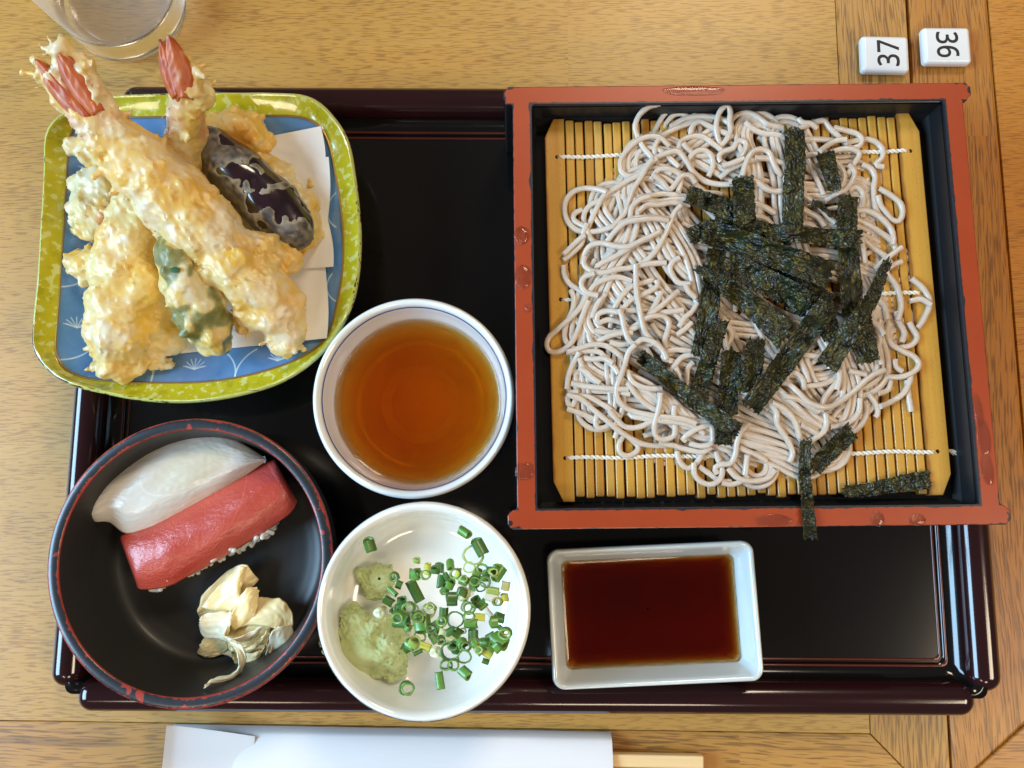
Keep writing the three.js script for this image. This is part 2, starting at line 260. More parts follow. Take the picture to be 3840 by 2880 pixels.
// ---------------------------------------------------------------- soba box
const BOX = { ...fitRect([[1919, 321], [3602, 313], [3763, 1970], [1942, 1984]], 0.062), rim: 0.062, bottom: TRAY.floor + 0.0004 };
{
  const { c, w, d, turn } = BOX, T = 0.0080, lug = 0.0040;
  const b = thing('soba_box', 'square black lacquer box with worn red rim holding soba noodles', 'box', new V3(c.x, BOX.bottom, c.z));
  const put = (n, g, m) => part(b, n, turned(g, c, turn), m);
  for (const s of [-1, 1]) {
    const lb = new RoundedBoxGeometry(w + 2 * lug - 0.001, 0.0520, T - 0.0006, 3, 0.0012); lb.translate(0, BOX.bottom + 0.0260, s * (d - T) / 2); put('wall', lb, dullBlack);
    const sb = new RoundedBoxGeometry(T - 0.0006, 0.0520, d - 2 * T + 0.0002, 3, 0.0008); sb.translate(s * (w - T) / 2, BOX.bottom + 0.0260, 0); put('wall', sb, dullBlack);
  }
  put('floor', prism([[-w / 2 + T, -d / 2 + T], [w / 2 - T, -d / 2 + T], [w / 2 - T, d / 2 - T], [-w / 2 + T, d / 2 - T]], 0.0390, 0.0460, 0.0002), lacquer);
  for (const s of [-1, 1]) {                                   // sloped fillets where the walls meet the floor
    const q = (len) => { const sh = new THREE.Shape([new THREE.Vector2(0, 0), new THREE.Vector2(0.0030, 0), new THREE.Vector2(0.0012, 0.004), new THREE.Vector2(0, 0.012)]); const g = new THREE.ExtrudeGeometry(sh, { depth: len, bevelEnabled: false }); g.translate(0, 0.0459, -len / 2); return g; };
    const g1 = q(d - 2 * T); if (s > 0) g1.rotateY(PI); g1.translate(s * (w / 2 - T), 0, 0); put('skirting', g1, dullBlack);
    const g2 = q(w - 2 * T); g2.rotateY(s > 0 ? PI / 2 : -PI / 2); g2.translate(0, 0, s * (d / 2 - T)); put('skirting', g2, dullBlack);
  }
  const X = w / 2, Z = d / 2, r = 0.0022, sh = new THREE.Shape(), N = 0.0001;
  const o = [[-X - lug + r, -Z], [X + lug - r, -Z], [X + lug, -Z + r], [X + lug, -Z + T - r], [X + lug - r, -Z + T], [X + 0.0005, -Z + T + 0.0005], [X, -Z + T + 0.0012], [X, Z - T - 0.0012], [X + 0.0005, Z - T - 0.0005], [X + lug - r, Z - T], [X + lug, Z - T + r], [X + lug, Z - r], [X + lug - r, Z], [-X - lug + r, Z], [-X - lug, Z - r], [-X - lug, Z - T + r], [-X - lug + r, Z - T], [-X - 0.0005, Z - T - 0.0005], [-X, Z - T - 0.0012], [-X, -Z + T + 0.0012], [-X - 0.0005, -Z + T + 0.0005], [-X - lug + r, -Z + T], [-X - lug, -Z + T - r], [-X - lug, -Z + r]];
  sh.setFromPoints(o.map(([x, z]) => new THREE.Vector2(x, -z)));
  const hole = new THREE.Path([[-1, -1], [1, -1], [1, 1], [-1, 1]].flatMap(([a, e], k) => { const cx = a * (X - T - 0.0015), cz = e * (Z - T - 0.0015); return [0, 1, 2, 3].map((i) => { const an = (k + 2 + i / 3) * PI / 2; return new THREE.Vector2(cx + Math.cos(an) * 0.0015, -(cz + Math.sin(an) * 0.0015)); }); }));
  sh.holes.push(hole);
  const rim = new THREE.ExtrudeGeometry(sh, { depth: 0.0006, bevelEnabled: true, bevelThickness: 0.0005, bevelSize: 0.0005, bevelOffset: -0.0005, bevelSegments: 2 });
  rim.rotateX(-PI / 2); rim.translate(0, BOX.bottom + 0.0525, 0);
  const SP = w + 0.012; planar(rim, SP, SP, 0, -SP / 2, -SP / 2);
  const worn = data(2048, 2048, (u, v) => {
    const x = (u - 0.5) * SP, z = (v - 0.5) * SP, ax = Math.abs(x), az = Math.abs(z);
    const inZ = az > Z - T, out = Math.min(inZ ? X + lug - ax : X - ax, Z - az), inn = Math.max(ax - (X - T), az - (Z - T));
    const n1 = noise(x * 420, z * 420, 2), n2 = fbm(x * 90, z * 90, 5, 3), n3 = noise(x * 1500, z * 1500, 8), cor = Math.exp(-Math.hypot(ax - X - 0.002, az - Z + 0.003) / 0.0032);
    const lim = 0.00012 + 0.00045 * Math.max(0, n1 + 0.5 * n3) + 0.0009 * Math.max(0, n2 - 0.12) * 2 + 0.0024 * cor * (0.6 + n1);
    let red = mixc(S(156, 58, 26), S(168, 66, 30), 0.5 + 0.5 * fbm(x * 60, z * 60, 3, 3)); red = mixc(red, S(150, 58, 34), 0.25 * Math.max(0, n3));
    return out < lim || inn < 0.0006 + 0.9 * (lim - 0.0005) ? mixc(S(24, 25, 31), S(52, 52, 60), 0.5 + 0.5 * n3) : red;
  });
  put('rim', rim, phys({ map: worn, roughness: 0.36, clearcoat: 0.2, clearcoatRoughness: 0.25 }));
}

// ---------------------------------------------------------------- bamboo mat in the box
const MAT = { ...fitRect([[2035, 447], [3452, 421], [3563, 1853], [2083, 1887]], 0.0510), top: 0.0510 };
{
  const { c, w, d, turn } = MAT, y0 = 0.0464, th = MAT.top - y0;
  const t = thing('bamboo_mat', 'golden bamboo slat mat with white cords under the noodles', 'mat', new V3(c.x, y0, c.z));
  t.rotation.y = turn;
  const bam = (s, l, m, k) => data(64, 512, (u, v) => { const g = fbm(u * 5, v * 1.5, s, 3), f = noise(u * 26, v * 5, s + 3), sp = noise(u * 30, v * 220, s + 6); let q = mixc(l, m, clamp(0.45 + 0.6 * g + 0.25 * f, 0, 1)); q = mixc(q, k, 0.55 * sstep(sp, 0.42, 0.7) + 0.5 * sstep(Math.abs(v - 0.5), 0.47, 0.5)); q = mixc(q, S(126, 76, 26), 0.75 * sstep(Math.abs(u - 0.5) + 0.05 * noise(v * 24, u * 2, s + 8), 0.31, 0.41)); return q; });
  const tones = [[1, S(206, 158, 66), S(184, 132, 46)], [5, S(200, 148, 56), S(176, 122, 40)], [9, S(206, 162, 80), S(184, 138, 60)], [13, S(192, 138, 52), S(168, 114, 38)]];
  const mats = tones.map(([s, a, b]) => phys({ map: bam(s, a, b, S(110, 66, 24)), roughness: 0.38, clearcoat: 0.35, clearcoatRoughness: 0.15 }));
  const endW = [0.0095, 0.0102], n = 35, x0 = -w / 2 + endW[0], pitch = (w - endW[0] - endW[1]) / n;
  const rows = [-0.394, -0.012, 0.392].map((f) => f * d);
  const cordZ = (k, x) => rows[k];
  for (const s of [-1, 1]) {
    const ew = endW[s < 0 ? 0 : 1], a = s < 0 ? -w / 2 : w / 2 - ew + 0.0004, b = s < 0 ? -w / 2 + ew - 0.0004 : w / 2, ch = 0.0042, cz = 0.0090;
    const pts = s < 0 ? [[a + ch, -d / 2], [b, -d / 2], [b, d / 2], [a + ch, d / 2], [a, d / 2 - cz], [a, -d / 2 + cz]] : [[a, -d / 2], [b - ch, -d / 2], [b, -d / 2 + cz], [b, d / 2 - cz], [b - ch, d / 2], [a, d / 2]];
    const sh = new THREE.Shape(pts.map(([x, z]) => new THREE.Vector2(x, -z)));
    for (let k = 0; k < 3; k++) { const h = new THREE.Path(); h.absarc(s < 0 ? b - 0.0036 : a + 0.0048, -rows[k], 0.0013, 0, 2 * PI, true); sh.holes.push(h); }
    const g = new THREE.ExtrudeGeometry(sh, { depth: th - 0.0008, bevelEnabled: true, bevelThickness: 0.0004, bevelSize: 0.0004, bevelOffset: -0.0004, bevelSegments: 2, curveSegments: 16 });
    g.rotateX(-PI / 2); g.translate(0, 0.0004, 0); planar(g, ew * 1.3, d * 1.02, 0, a - 0.001, -d / 2 - 0.001);
    const o = mesh('end_slat', g, mats[0]); t.add(o);
  }
  const sg = new RoundedBoxGeometry(pitch - 0.0006, th - 0.0003, d * 0.988, 3, 0.0008); planar(sg, pitch * 1.2, d, 0, -pitch * 0.6, -d / 2);
  for (let i = 0; i < n; i++) { const o = mesh('slat', sg, mats[[0, 1, 0, 2, 0, 3, 1, 0, 2][(i * 5 + (i * i) % 7) % 9]]); o.position.set(x0 + (i + 0.5) * pitch, (th - 0.0003) / 2 - rr(0, 0.0003), rr(-0.0009, 0.0009)); o.scale.set(rr(0.96, 1.03), 1, rr(0.992, 1.0)); o.rotation.y = rr(-0.002, 0.002); t.add(o); }
  const cordM = std({ color: lin(0.78, 0.72, 0.60), roughness: 0.9 });
  for (let k = 0; k < 3; k++) {
    const geos = [];
    for (const ph of [0, PI]) { const pts = []; const xa = -w / 2 + endW[0] - 0.0036, xb = w / 2 - endW[1] + 0.0048; for (let i = 0; i <= n * 14; i++) { const x = lerp(xa, xb, i / (n * 14)), a = (x - x0) / pitch * 2 * PI; const edge = Math.min(1, Math.min(x - xa, xb - x) / 0.002); pts.push(new V3(x, th + 0.0002 - 0.0016 * (1 - edge) + 0.00032 * Math.cos(a * 0.5 * 2 + ph) + 0.00018 * Math.sin(a), rows[k] + 0.0005 * Math.sin(a + ph) + 0.0003 * Math.sin(a * 0.13 + k * 2))); } geos.push(tube(pts, 0.00055, 6)); }
    t.add(mesh('cord', mergeGeometries(geos), cordM));
  }
  const fr = []; for (let i = 0; i < 9; i++) { const a = rr(-0.5, 0.5), l = rr(0.003, 0.0055); fr.push(tube([new V3(w / 2 + 0.0002, 0.0012, rows[2] - 0.0005), new V3(w / 2 + l * 0.5, 0.0016 + rr(0, 0.001), rows[2] + a * l * 0.4 - 0.0005), new V3(w / 2 + l, 0.0010 + rr(0, 0.002), rows[2] + a * l)], 0.00025, 5)); }
  t.add(mesh('cord_fray', mergeGeometries(fr), cordM));
}

// ---------------------------------------------------------------- round dishes
const V2 = (r, y) => new THREE.Vector2(r, y);
function spinCurve(pts, n) { const c = new THREE.CatmullRomCurve3(pts.map(([r, y]) => new V3(r, y, 0)), false, 'centripetal'); return c.getPoints(n).map((p) => V2(Math.max(0, p.x), p.y)); }
const lathe = (pts, c, seg = 120) => { const g = new THREE.LatheGeometry(pts, seg); g.translate(c.x, 0, c.z); return g; };
const FL = TRAY.floor + 0.0003;

const bisque = std({ color: lin(0.76, 0.75, 0.71), roughness: 0.75 });
// sauce cup
const CUP = at(1550, 1487, 0.050);
{
  const t = thing('sauce_cup', 'white porcelain cup with blue line filled with tempura dipping sauce', 'cup', new V3(CUP.x, FL, CUP.z));
  part(t, 'bowl', lathe(spinCurve([[0.0001, FL + 0.003], [0.018, FL + 0.003], [0.0195, FL], [0.0215, FL], [0.0225, FL + 0.004], [0.030, 0.018], [0.0395, 0.032], [0.0440, 0.0445], [0.0447, 0.0485], [0.0435, 0.0500], [0.0418, 0.0492], [0.0409, 0.0465], [0.0397, 0.0400], [0.0383, 0.0335]], 120), CUP), porcelain);
  part(t, 'inner_floor', lathe(spinCurve([[0.0383, 0.0335], [0.0374, 0.0300], [0.0340, 0.0220], [0.0240, 0.0150], [0.0001, 0.0135]], 60), CUP), bisque);
  part(t, 'blue_line', lathe([V2(0.04070, 0.04700), V2(0.04085, 0.04755), V2(0.04105, 0.04770), V2(0.04100, 0.04720), V2(0.04070, 0.04700)], CUP), phys({ color: lin(0.03, 0.11, 0.30), roughness: 0.2, clearcoat: 0.8 }));
  const lq = thing('dipping_sauce', 'clear amber brown dipping sauce in the blue lined cup', 'sauce', new V3(CUP.x, 0.0132, CUP.z));
  part(lq, 'liquid', lathe([V2(0, 0.0128), V2(0.0244, 0.0143), V2(0.0346, 0.0214), V2(0.0371, 0.0270), V2(0.0387, 0.0325), V2(0.0392, 0.0350), V2(0.0380, 0.0342), V2(0.0368, 0.0337), V2(0.035, 0.0335), V2(0, 0.0335)], CUP), phys({ color: 0xffffff, transmission: 1, thickness: 0.02, ior: 1.34, roughness: 0.02, attenuationColor: lin(0.74, 0.25, 0.008), attenuationDistance: 0.0270 }));
}
// condiment dish
const DISH = at(1588, 2288, 0.064), LIFT = 0.022, SL = 0.94;
{
  const up = (a) => a.map(([r, y]) => [r * SL, y + LIFT]), F0 = FL + LIFT;
  const cup = thing('soba_cup', 'white porcelain cup standing under the condiment dish', 'cup', new V3(DISH.x, FL, DISH.z));
  part(cup, 'cup_wall', lathe([V2(0.0001, FL + 0.001), V2(0.022, FL), V2(0.024, FL + 0.001), V2(0.0300, F0 - 0.0010), V2(0.0296, F0 - 0.0002), V2(0.0285, F0 - 0.0010), V2(0.022, FL + 0.004), V2(0.0001, FL + 0.004)], DISH), porcelain);
  const t = thing('condiment_dish', 'round white porcelain dish holding wasabi and chopped scallions', 'dish', new V3(DISH.x, F0, DISH.z));
  part(t, 'bowl', lathe(spinCurve(up([[0.0001, FL + 0.003], [0.0285, FL + 0.003], [0.0298, FL], [0.0318, FL], [0.0330, FL + 0.004], [0.0385, 0.0170], [0.0432, 0.0270], [0.0460, 0.0360], [0.0466, 0.0408], [0.0452, 0.0422], [0.0432, 0.0410], [0.0420, 0.0370], [0.0405, 0.0290], [0.0380, 0.0220], [0.0330, 0.0188], [0.0200, 0.0180], [0.0001, 0.0178]]), 120), DISH), phys({ color: lin(0.87, 0.86, 0.80), roughness: 0.16, clearcoat: 0.9, clearcoatRoughness: 0.04 }));
  const deco = data(1024, 64, (u, v) => { const a = noise(u * 40, v * 3, 4), b = noise(u * 26, v * 2, 9); return a > 0.12 ? S(150, 28, 22) : b > 0.3 ? S(30, 40, 90) : S(226, 224, 214); });
  part(t, 'painted_band', lathe(up([[0.0436, 0.0268], [0.0450, 0.0310], [0.0463, 0.0360], [0.0469, 0.0395], [0.0468, 0.0410]]).map(([r, y]) => V2(r, y)), DISH), phys({ map: deco, roughness: 0.18, clearcoat: 0.8 }));
}
// sushi bowl
const BOWL = at(712, 2103, 0.054), BF = 0.0170;
{
  const t = thing('sushi_bowl', 'round black lacquer bowl with chipped red rim holding sushi', 'bowl', new V3(BOWL.x, FL, BOWL.z));
  const RO = 0.0606, RI = 0.0556;
  part(t, 'outer_wall', lathe(spinCurve([[0.0001, FL + 0.002], [0.032, FL + 0.002], [0.034, FL], [0.037, FL], [0.0385, FL + 0.004], [0.0480, 0.0150], [0.0555, 0.0260], [0.0594, 0.0400], [RO, 0.0534]], 60), BOWL), dullBlack);
  part(t, 'inner_wall', lathe(spinCurve([[RI, 0.0534], [0.0540, 0.0410], [0.0513, 0.0280], [0.0480, 0.0200], [0.0420, BF + 0.0006], [0.0360, BF], [0.018, BF], [0.0001, BF]], 80), BOWL), phys({ color: lin(0.020, 0.019, 0.018), roughness: 0.5, clearcoat: 0.12, clearcoatRoughness: 0.2 }));
  const RW = data(2048, 64, (u, v) => {
    const a = u * 2 * PI, x = Math.cos(a), y = Math.sin(a), n = fbm(x * 26, y * 26, 3, 3), f = noise(x * 110, y * 110, v * 2), big = fbm(x * 3.2, y * 3.2, 7, 2);
    const e = Math.abs(v - 0.50) - (0.22 + 0.20 * big + 0.20 * n + 0.08 * f), chip = noise(x * 14, y * 14, 12 + v) + 0.4 * big > 0.5;
    const red = mixc(S(146, 48, 36), S(170, 66, 50), 0.5 + 0.5 * f), blk = mixc(S(30, 32, 37), S(46, 48, 54), 0.5 + 0.5 * f);
    return (e > 0 && v < 0.92) || chip ? (v > 0.96 ? blk : red) : blk;
  });
  part(t, 'rim', lathe([V2(RI, 0.0530), V2(RI + 0.0002, 0.0538), V2(RI + 0.0009, 0.0542), V2((RI + RO) / 2, 0.0545), V2(RO - 0.0010, 0.0542), V2(RO - 0.0002, 0.0538), V2(RO + 0.0001, 0.0529)], BOWL, 160), phys({ map: RW, roughness: 0.36, clearcoat: 0.3, clearcoatRoughness: 0.2 }));
}
// soy dish
{
  const y1 = 0.0330, f = fitRect([[2043, 2055], [2826, 2030], [2866, 2556], [2082, 2588]], y1), q = (w, d, r, y, sag = 0) => rectRing(w, d, r, y, 12).map((p) => { p.y += sag * ((2 * p.x / w) ** 2 + (2 * p.z / d) ** 2 - 1); p.multiply(new V3(1 + 0.012 * Math.cos(p.z / d * PI), 1, 1 + 0.02 * (-Math.cos(p.x / w * PI) + 0.3))); return p; });
  const w = f.w, d = f.d, base = new V3(f.c.x, FL, f.c.z), t = thing('soy_dish', 'rectangular pale celadon dish filled with dark soy sauce', 'dish', base);
  const go = (g) => turned(g, f.c, f.turn);
  part(t, 'dish', go(loft([q(0.001, 0.001, 0.0004, FL + 0.002), q(w - 0.034, d - 0.032, 0.004, FL + 0.002), q(w - 0.030, d - 0.028, 0.005, FL), q(w - 0.026, d - 0.024, 0.005, FL), q(w - 0.024, d - 0.022, 0.005, FL + 0.003), q(w - 0.012, d - 0.011, 0.005, 0.020), q(w - 0.002, d - 0.002, 0.0055, y1 - 0.003, 0.0004), q(w, d, 0.0055, y1 - 0.0016, 0.0006), q(w - 0.0008, d - 0.0008, 0.0052, y1 - 0.0004, 0.0006), q(w - 0.0026, d - 0.0026, 0.0045, y1, 0.0006), q(w - 0.0046, d - 0.0046, 0.0036, y1 - 0.0006, 0.0006), q(w - 0.0065, d - 0.0065, 0.003, y1 - 0.0022, 0.0004), q(w - 0.0130, d - 0.0125, 0.003, 0.0235), q(w - 0.0140, d - 0.0135, 0.003, 0.0222)])), celadon);
  part(t, 'inner_floor', go(loft([q(w - 0.0140, d - 0.0135, 0.003, 0.0222), q(w - 0.0200, d - 0.0190, 0.0040, 0.0165), q(w - 0.026, d - 0.024, 0.004, 0.0140), q(w - 0.04, d - 0.036, 0.004, 0.0133), q(0.001, 0.001, 0.0004, 0.0132)])), bisque);
  const l = thing('soy_sauce', 'dark brown soy sauce in the rectangular dish', 'sauce', new V3(f.c.x, 0.0134, f.c.z));
  part(l, 'liquid', go(loft([q(0.00002, 0.00002, 0.000009, 0.0127), q(w - 0.0396, d - 0.0356, 0.004, 0.0128), q(w - 0.0256, d - 0.0236, 0.004, 0.0135), q(w - 0.0192, d - 0.0182, 0.004, 0.0162), q(w - 0.0136, d - 0.0131, 0.0036, 0.0220), q(w - 0.0132, d - 0.0127, 0.0036, 0.0230), q(w - 0.0150, d - 0.0145, 0.0036, 0.0224), q(w - 0.0180, d - 0.0175, 0.0034, 0.0221), q(w - 0.024, d - 0.023, 0.003, 0.0220), q(0.00002, 0.00002, 0.000009, 0.0220)])), phys({ color: 0xffffff, transmission: 1, thickness: 0.01, ior: 1.36, roughness: 0.02, attenuationColor: lin(0.46, 0.095, 0.003), attenuationDistance: 0.0074 }));
}
// water glass
{
  const c = at(486, 37, 0), t = thing('water_glass', 'clear tumbler of water with thick round base', 'glass', c);
  const clear = phys({ color: 0xffffff, transmission: 1, thickness: 0.004, ior: 1.5, roughness: 0.10 }), mist = phys({ color: 0xffffff, transmission: 1, thickness: 0, ior: 1.5, roughness: 0.34 });
  part(t, 'base', lathe(spinCurve([[0.0001, 0.0012], [0.024, 0.0010], [0.0295, 0.0006], [0.0314, 0.0022], [0.0318, 0.0060], [0.0322, 0.0150], [0.0312, 0.0185], [0.0280, 0.0178], [0.0180, 0.0170], [0.0001, 0.0168]], 60), c, 96), clear);
  part(t, 'wall', lathe([...spinCurve([[0.0290, 0.0182], [0.0318, 0.0195], [0.0326, 0.024], [0.0345, 0.055], [0.0372, 0.108]], 40)], c, 96), mist);
  part(t, 'lip', (() => { const g = new THREE.TorusGeometry(0.0369, 0.0008, 10, 96); g.rotateX(PI / 2); g.translate(c.x, 0.1086, c.z); return g; })(), clear);
  const w = thing('water', 'still water inside the tumbler', 'water', new V3(c.x, 0.0186, c.z));
  part(w, 'surface', lathe([V2(0, 0.0800), V2(0.030, 0.0800), V2(0.0352, 0.0804)], c, 96), phys({ color: 0xffffff, transmission: 1, thickness: 0, ior: 1.33, roughness: 0.02 }));
}

// ---------------------------------------------------------------- number tiles
{
  const font = await new FontLoader().loadAsync('fonts/droid/droid_sans_regular.typeface.json');
  const white = phys({ color: lin(0.82, 0.82, 0.82), roughness: 0.3, clearcoat: 0.4 }), ink = std({ color: lin(0.012, 0.011, 0.014), roughness: 0.6 });
  for (const [txt, q, dir, lab] of [['37', [[3228, 131], [3408, 135], [3413, 270], [3236, 266]], 1, 'white plastic number tile reading 37 beside the red rimmed box'], ['36', [[3457, 101], [3638, 100], [3646, 236], [3467, 237]], -1, 'white plastic number tile reading 36 on the neighbouring table']]) {
    const f = fitRect(q, 0.0055), t = thing('number_tile', lab, 'number tile', new V3(f.c.x, 0, f.c.z)); t.rotation.y = f.turn; t.userData.base = new V3();
    const b = new RoundedBoxGeometry(f.w, 0.0056, f.d, 5, 0.0022); b.translate(0, 0.0030, 0); t.add(mesh('tile', b, white));
    const g = new TextGeometry(txt, { font, size: 0.0100, depth: 0.00010, curveSegments: 8, bevelEnabled: true, bevelThickness: 0.00003, bevelSize: 0.00018, bevelSegments: 1 }); g.computeBoundingBox(); const bb = g.boundingBox; g.translate(-(bb.min.x + bb.max.x) / 2, -(bb.min.y + bb.max.y) / 2, 0);
    g.scale(1.0, 1.12, 1); g.rotateX(-PI / 2); g.rotateY(dir * PI / 2); g.translate(dir > 0 ? 0.0012 : 0.0, 0.00578, 0); t.add(mesh('digits', g, ink));
  }
}

// ---------------------------------------------------------------- chopsticks in their paper sleeve
{
  const paper = phys({ color: lin(0.74, 0.73, 0.74), roughness: 0.7, bumpMap: data(256, 256, (u, v) => 0.5 + 0.25 * noise(u * 60, v * 60) + 0.2 * noise(u * 8, v * 50, 3), false), bumpScale: 0.00006 });
  const a = at(640, 2724, 0.0045), b = at(2295, 2757, 0.0065), len = b.x - a.x, dz = (b.z - a.z) / len, wd = 0.034;
  const base = new V3((a.x + b.x) / 2, 0, (a.z + b.z) / 2 + wd / 2), t = thing('chopstick_sleeve', 'white paper chopstick sleeve with folded end on wooden table', 'sleeve', base);
  const at2 = (s, q, y) => new V3(a.x + s * len, y, a.z + s * len * dz + q * wd);
  part(t, 'sleeve', patch(40, 24, (u, v) => at2(u, v, 0.0012 + (0.0078 - 0.0030 * Math.exp(-u * 9)) * Math.pow(Math.sin(Math.min(1, Math.max(0, v)) * PI), 0.33) + 0.0003 * noise(u * 6, v * 2, 5)), 0.0002), paper);
  part(t, 'underside', patch(4, 2, (u, v) => at2(u, v, 0.0009), 0.0002), paper);
  const c = at(635, 2714, 0.012), d = at(956, 2762, 0.0075);
  part(t, 'folded_flap', patch(16, 16, (u, v) => { const w = 0.034; return new V3(lerp(c.x, d.x, u) - v * 0.0018, lerp(0.0150, 0.0072, Math.pow(u, 0.6)), lerp(c.z, d.z, u) + v * w); }, 0.0002), paper);
  const wood = phys({ map: data(512, 64, (u, v) => mixc(S(238, 208, 158), S(222, 184, 128), 0.5 + 0.5 * fbm(u * 4, v * 9, 2, 3))), roughness: 0.55 });
  const e = at(2200, 2826, 0.0062), h = at(2640, 2834, 0.0062), zc = (h.z - e.z) / (h.x - e.x);
  for (let k = 0; k < 2; k++) { const L2 = 0.19, g = new RoundedBoxGeometry(L2, 0.0046, 0.0058, 3, 0.0009); planar(g, 0.2, 0.012, 0, -0.1, -0.003); g.rotateY(-Math.atan(zc)); const z = h.z + 0.0030 + k * 0.0061, cx = h.x - L2 / 2; g.translate(cx, 0.0040, z - zc * L2 / 2); single('chopstick', k ? 'pale wooden chopstick lying along the table edge' : 'pale wooden chopstick beside the tray', 'chopstick', g, wood, new V3(cx, 0.0017, z - zc * L2 / 2), 'chopsticks in the sleeve'); }
}

// ---------------------------------------------------------------- tempura plate
const RIMY = 0.044, LINEY = 0.0385, WELLY = 0.0310;
const ringOf = (px, y, n = 160) => {                           // a traced outline, evenly resampled by direction from its middle
  const p = px.map(([a, b]) => at(a, b, y)), c = at(735, 940, y), cu = new THREE.CatmullRomCurve3(p, true, 'centripetal', 0.5).getPoints(900), out = [];
  const ang = cu.map((q) => Math.atan2(q.z - c.z, q.x - c.x));
  for (let i = 0; i < n; i++) { const a = -PI + (i + 0.5) / n * 2 * PI; let best = 0, bd = 9; ang.forEach((g, k) => { const dd = Math.abs(Math.atan2(Math.sin(g - a), Math.cos(g - a))); if (dd < bd) { bd = dd; best = k; } }); const r = Math.hypot(cu[best].x - c.x, cu[best].z - c.z); out.push(new V3(c.x + r * Math.cos(a), y, c.z + r * Math.sin(a))); }
  for (let s = 0; s < 2; s++) { const o = out.map((q) => q.clone()); for (let i = 0; i < n; i++) { out[i].x = (o[i].x * 2 + o[(i + 1) % n].x + o[(i + n - 1) % n].x) / 4; out[i].z = (o[i].z * 2 + o[(i + 1) % n].z + o[(i + n - 1) % n].z) / 4; } }
  return out;
};
const PC = at(735, 940, WELLY);
const inwards = (ring, k, y) => ring.map((p) => new V3(lerp(p.x, PC.x, k), y, lerp(p.z, PC.z, k)));
const outer = ringOf([[171, 472], [266, 396], [330, 362], [465, 351], [800, 343], [1080, 345], [1139, 349], [1190, 372], [1234, 411], [1304, 513], [1332, 650], [1348, 780], [1355, 886], [1348, 1020], [1323, 1139], [1234, 1297], [1076, 1424], [886, 1487], [696, 1511], [506, 1500], [380, 1475], [253, 1443], [196, 1411], [122, 1329], [113, 1285], [133, 1070], [149, 816], [160, 640]], RIMY);
const gold = ringOf([[262, 500], [300, 452], [380, 441], [506, 440], [823, 438], [1110, 437], [1190, 462], [1228, 525], [1260, 665], [1276, 760], [1287, 900], [1285, 1000], [1272, 1101], [1222, 1269], [1139, 1335], [1013, 1386], [823, 1427], [633, 1437], [450, 1432], [354, 1424], [266, 1399], [211, 1342], [212, 1260], [222, 1133], [237, 886], [253, 620]], LINEY);
const inPlate = (x, z) => { const a = Math.atan2(z - PC.z, x - PC.x), i = Math.floor((a + PI) / (2 * PI) * 160) % 160, g = gold[i]; return Math.hypot(x - PC.x, z - PC.z) / Math.hypot(g.x - PC.x, g.z - PC.z); };
const wellY = (x, z) => { const q = inPlate(x, z); return WELLY + (LINEY - WELLY) * sstep(q, 0.72, 1.02); };
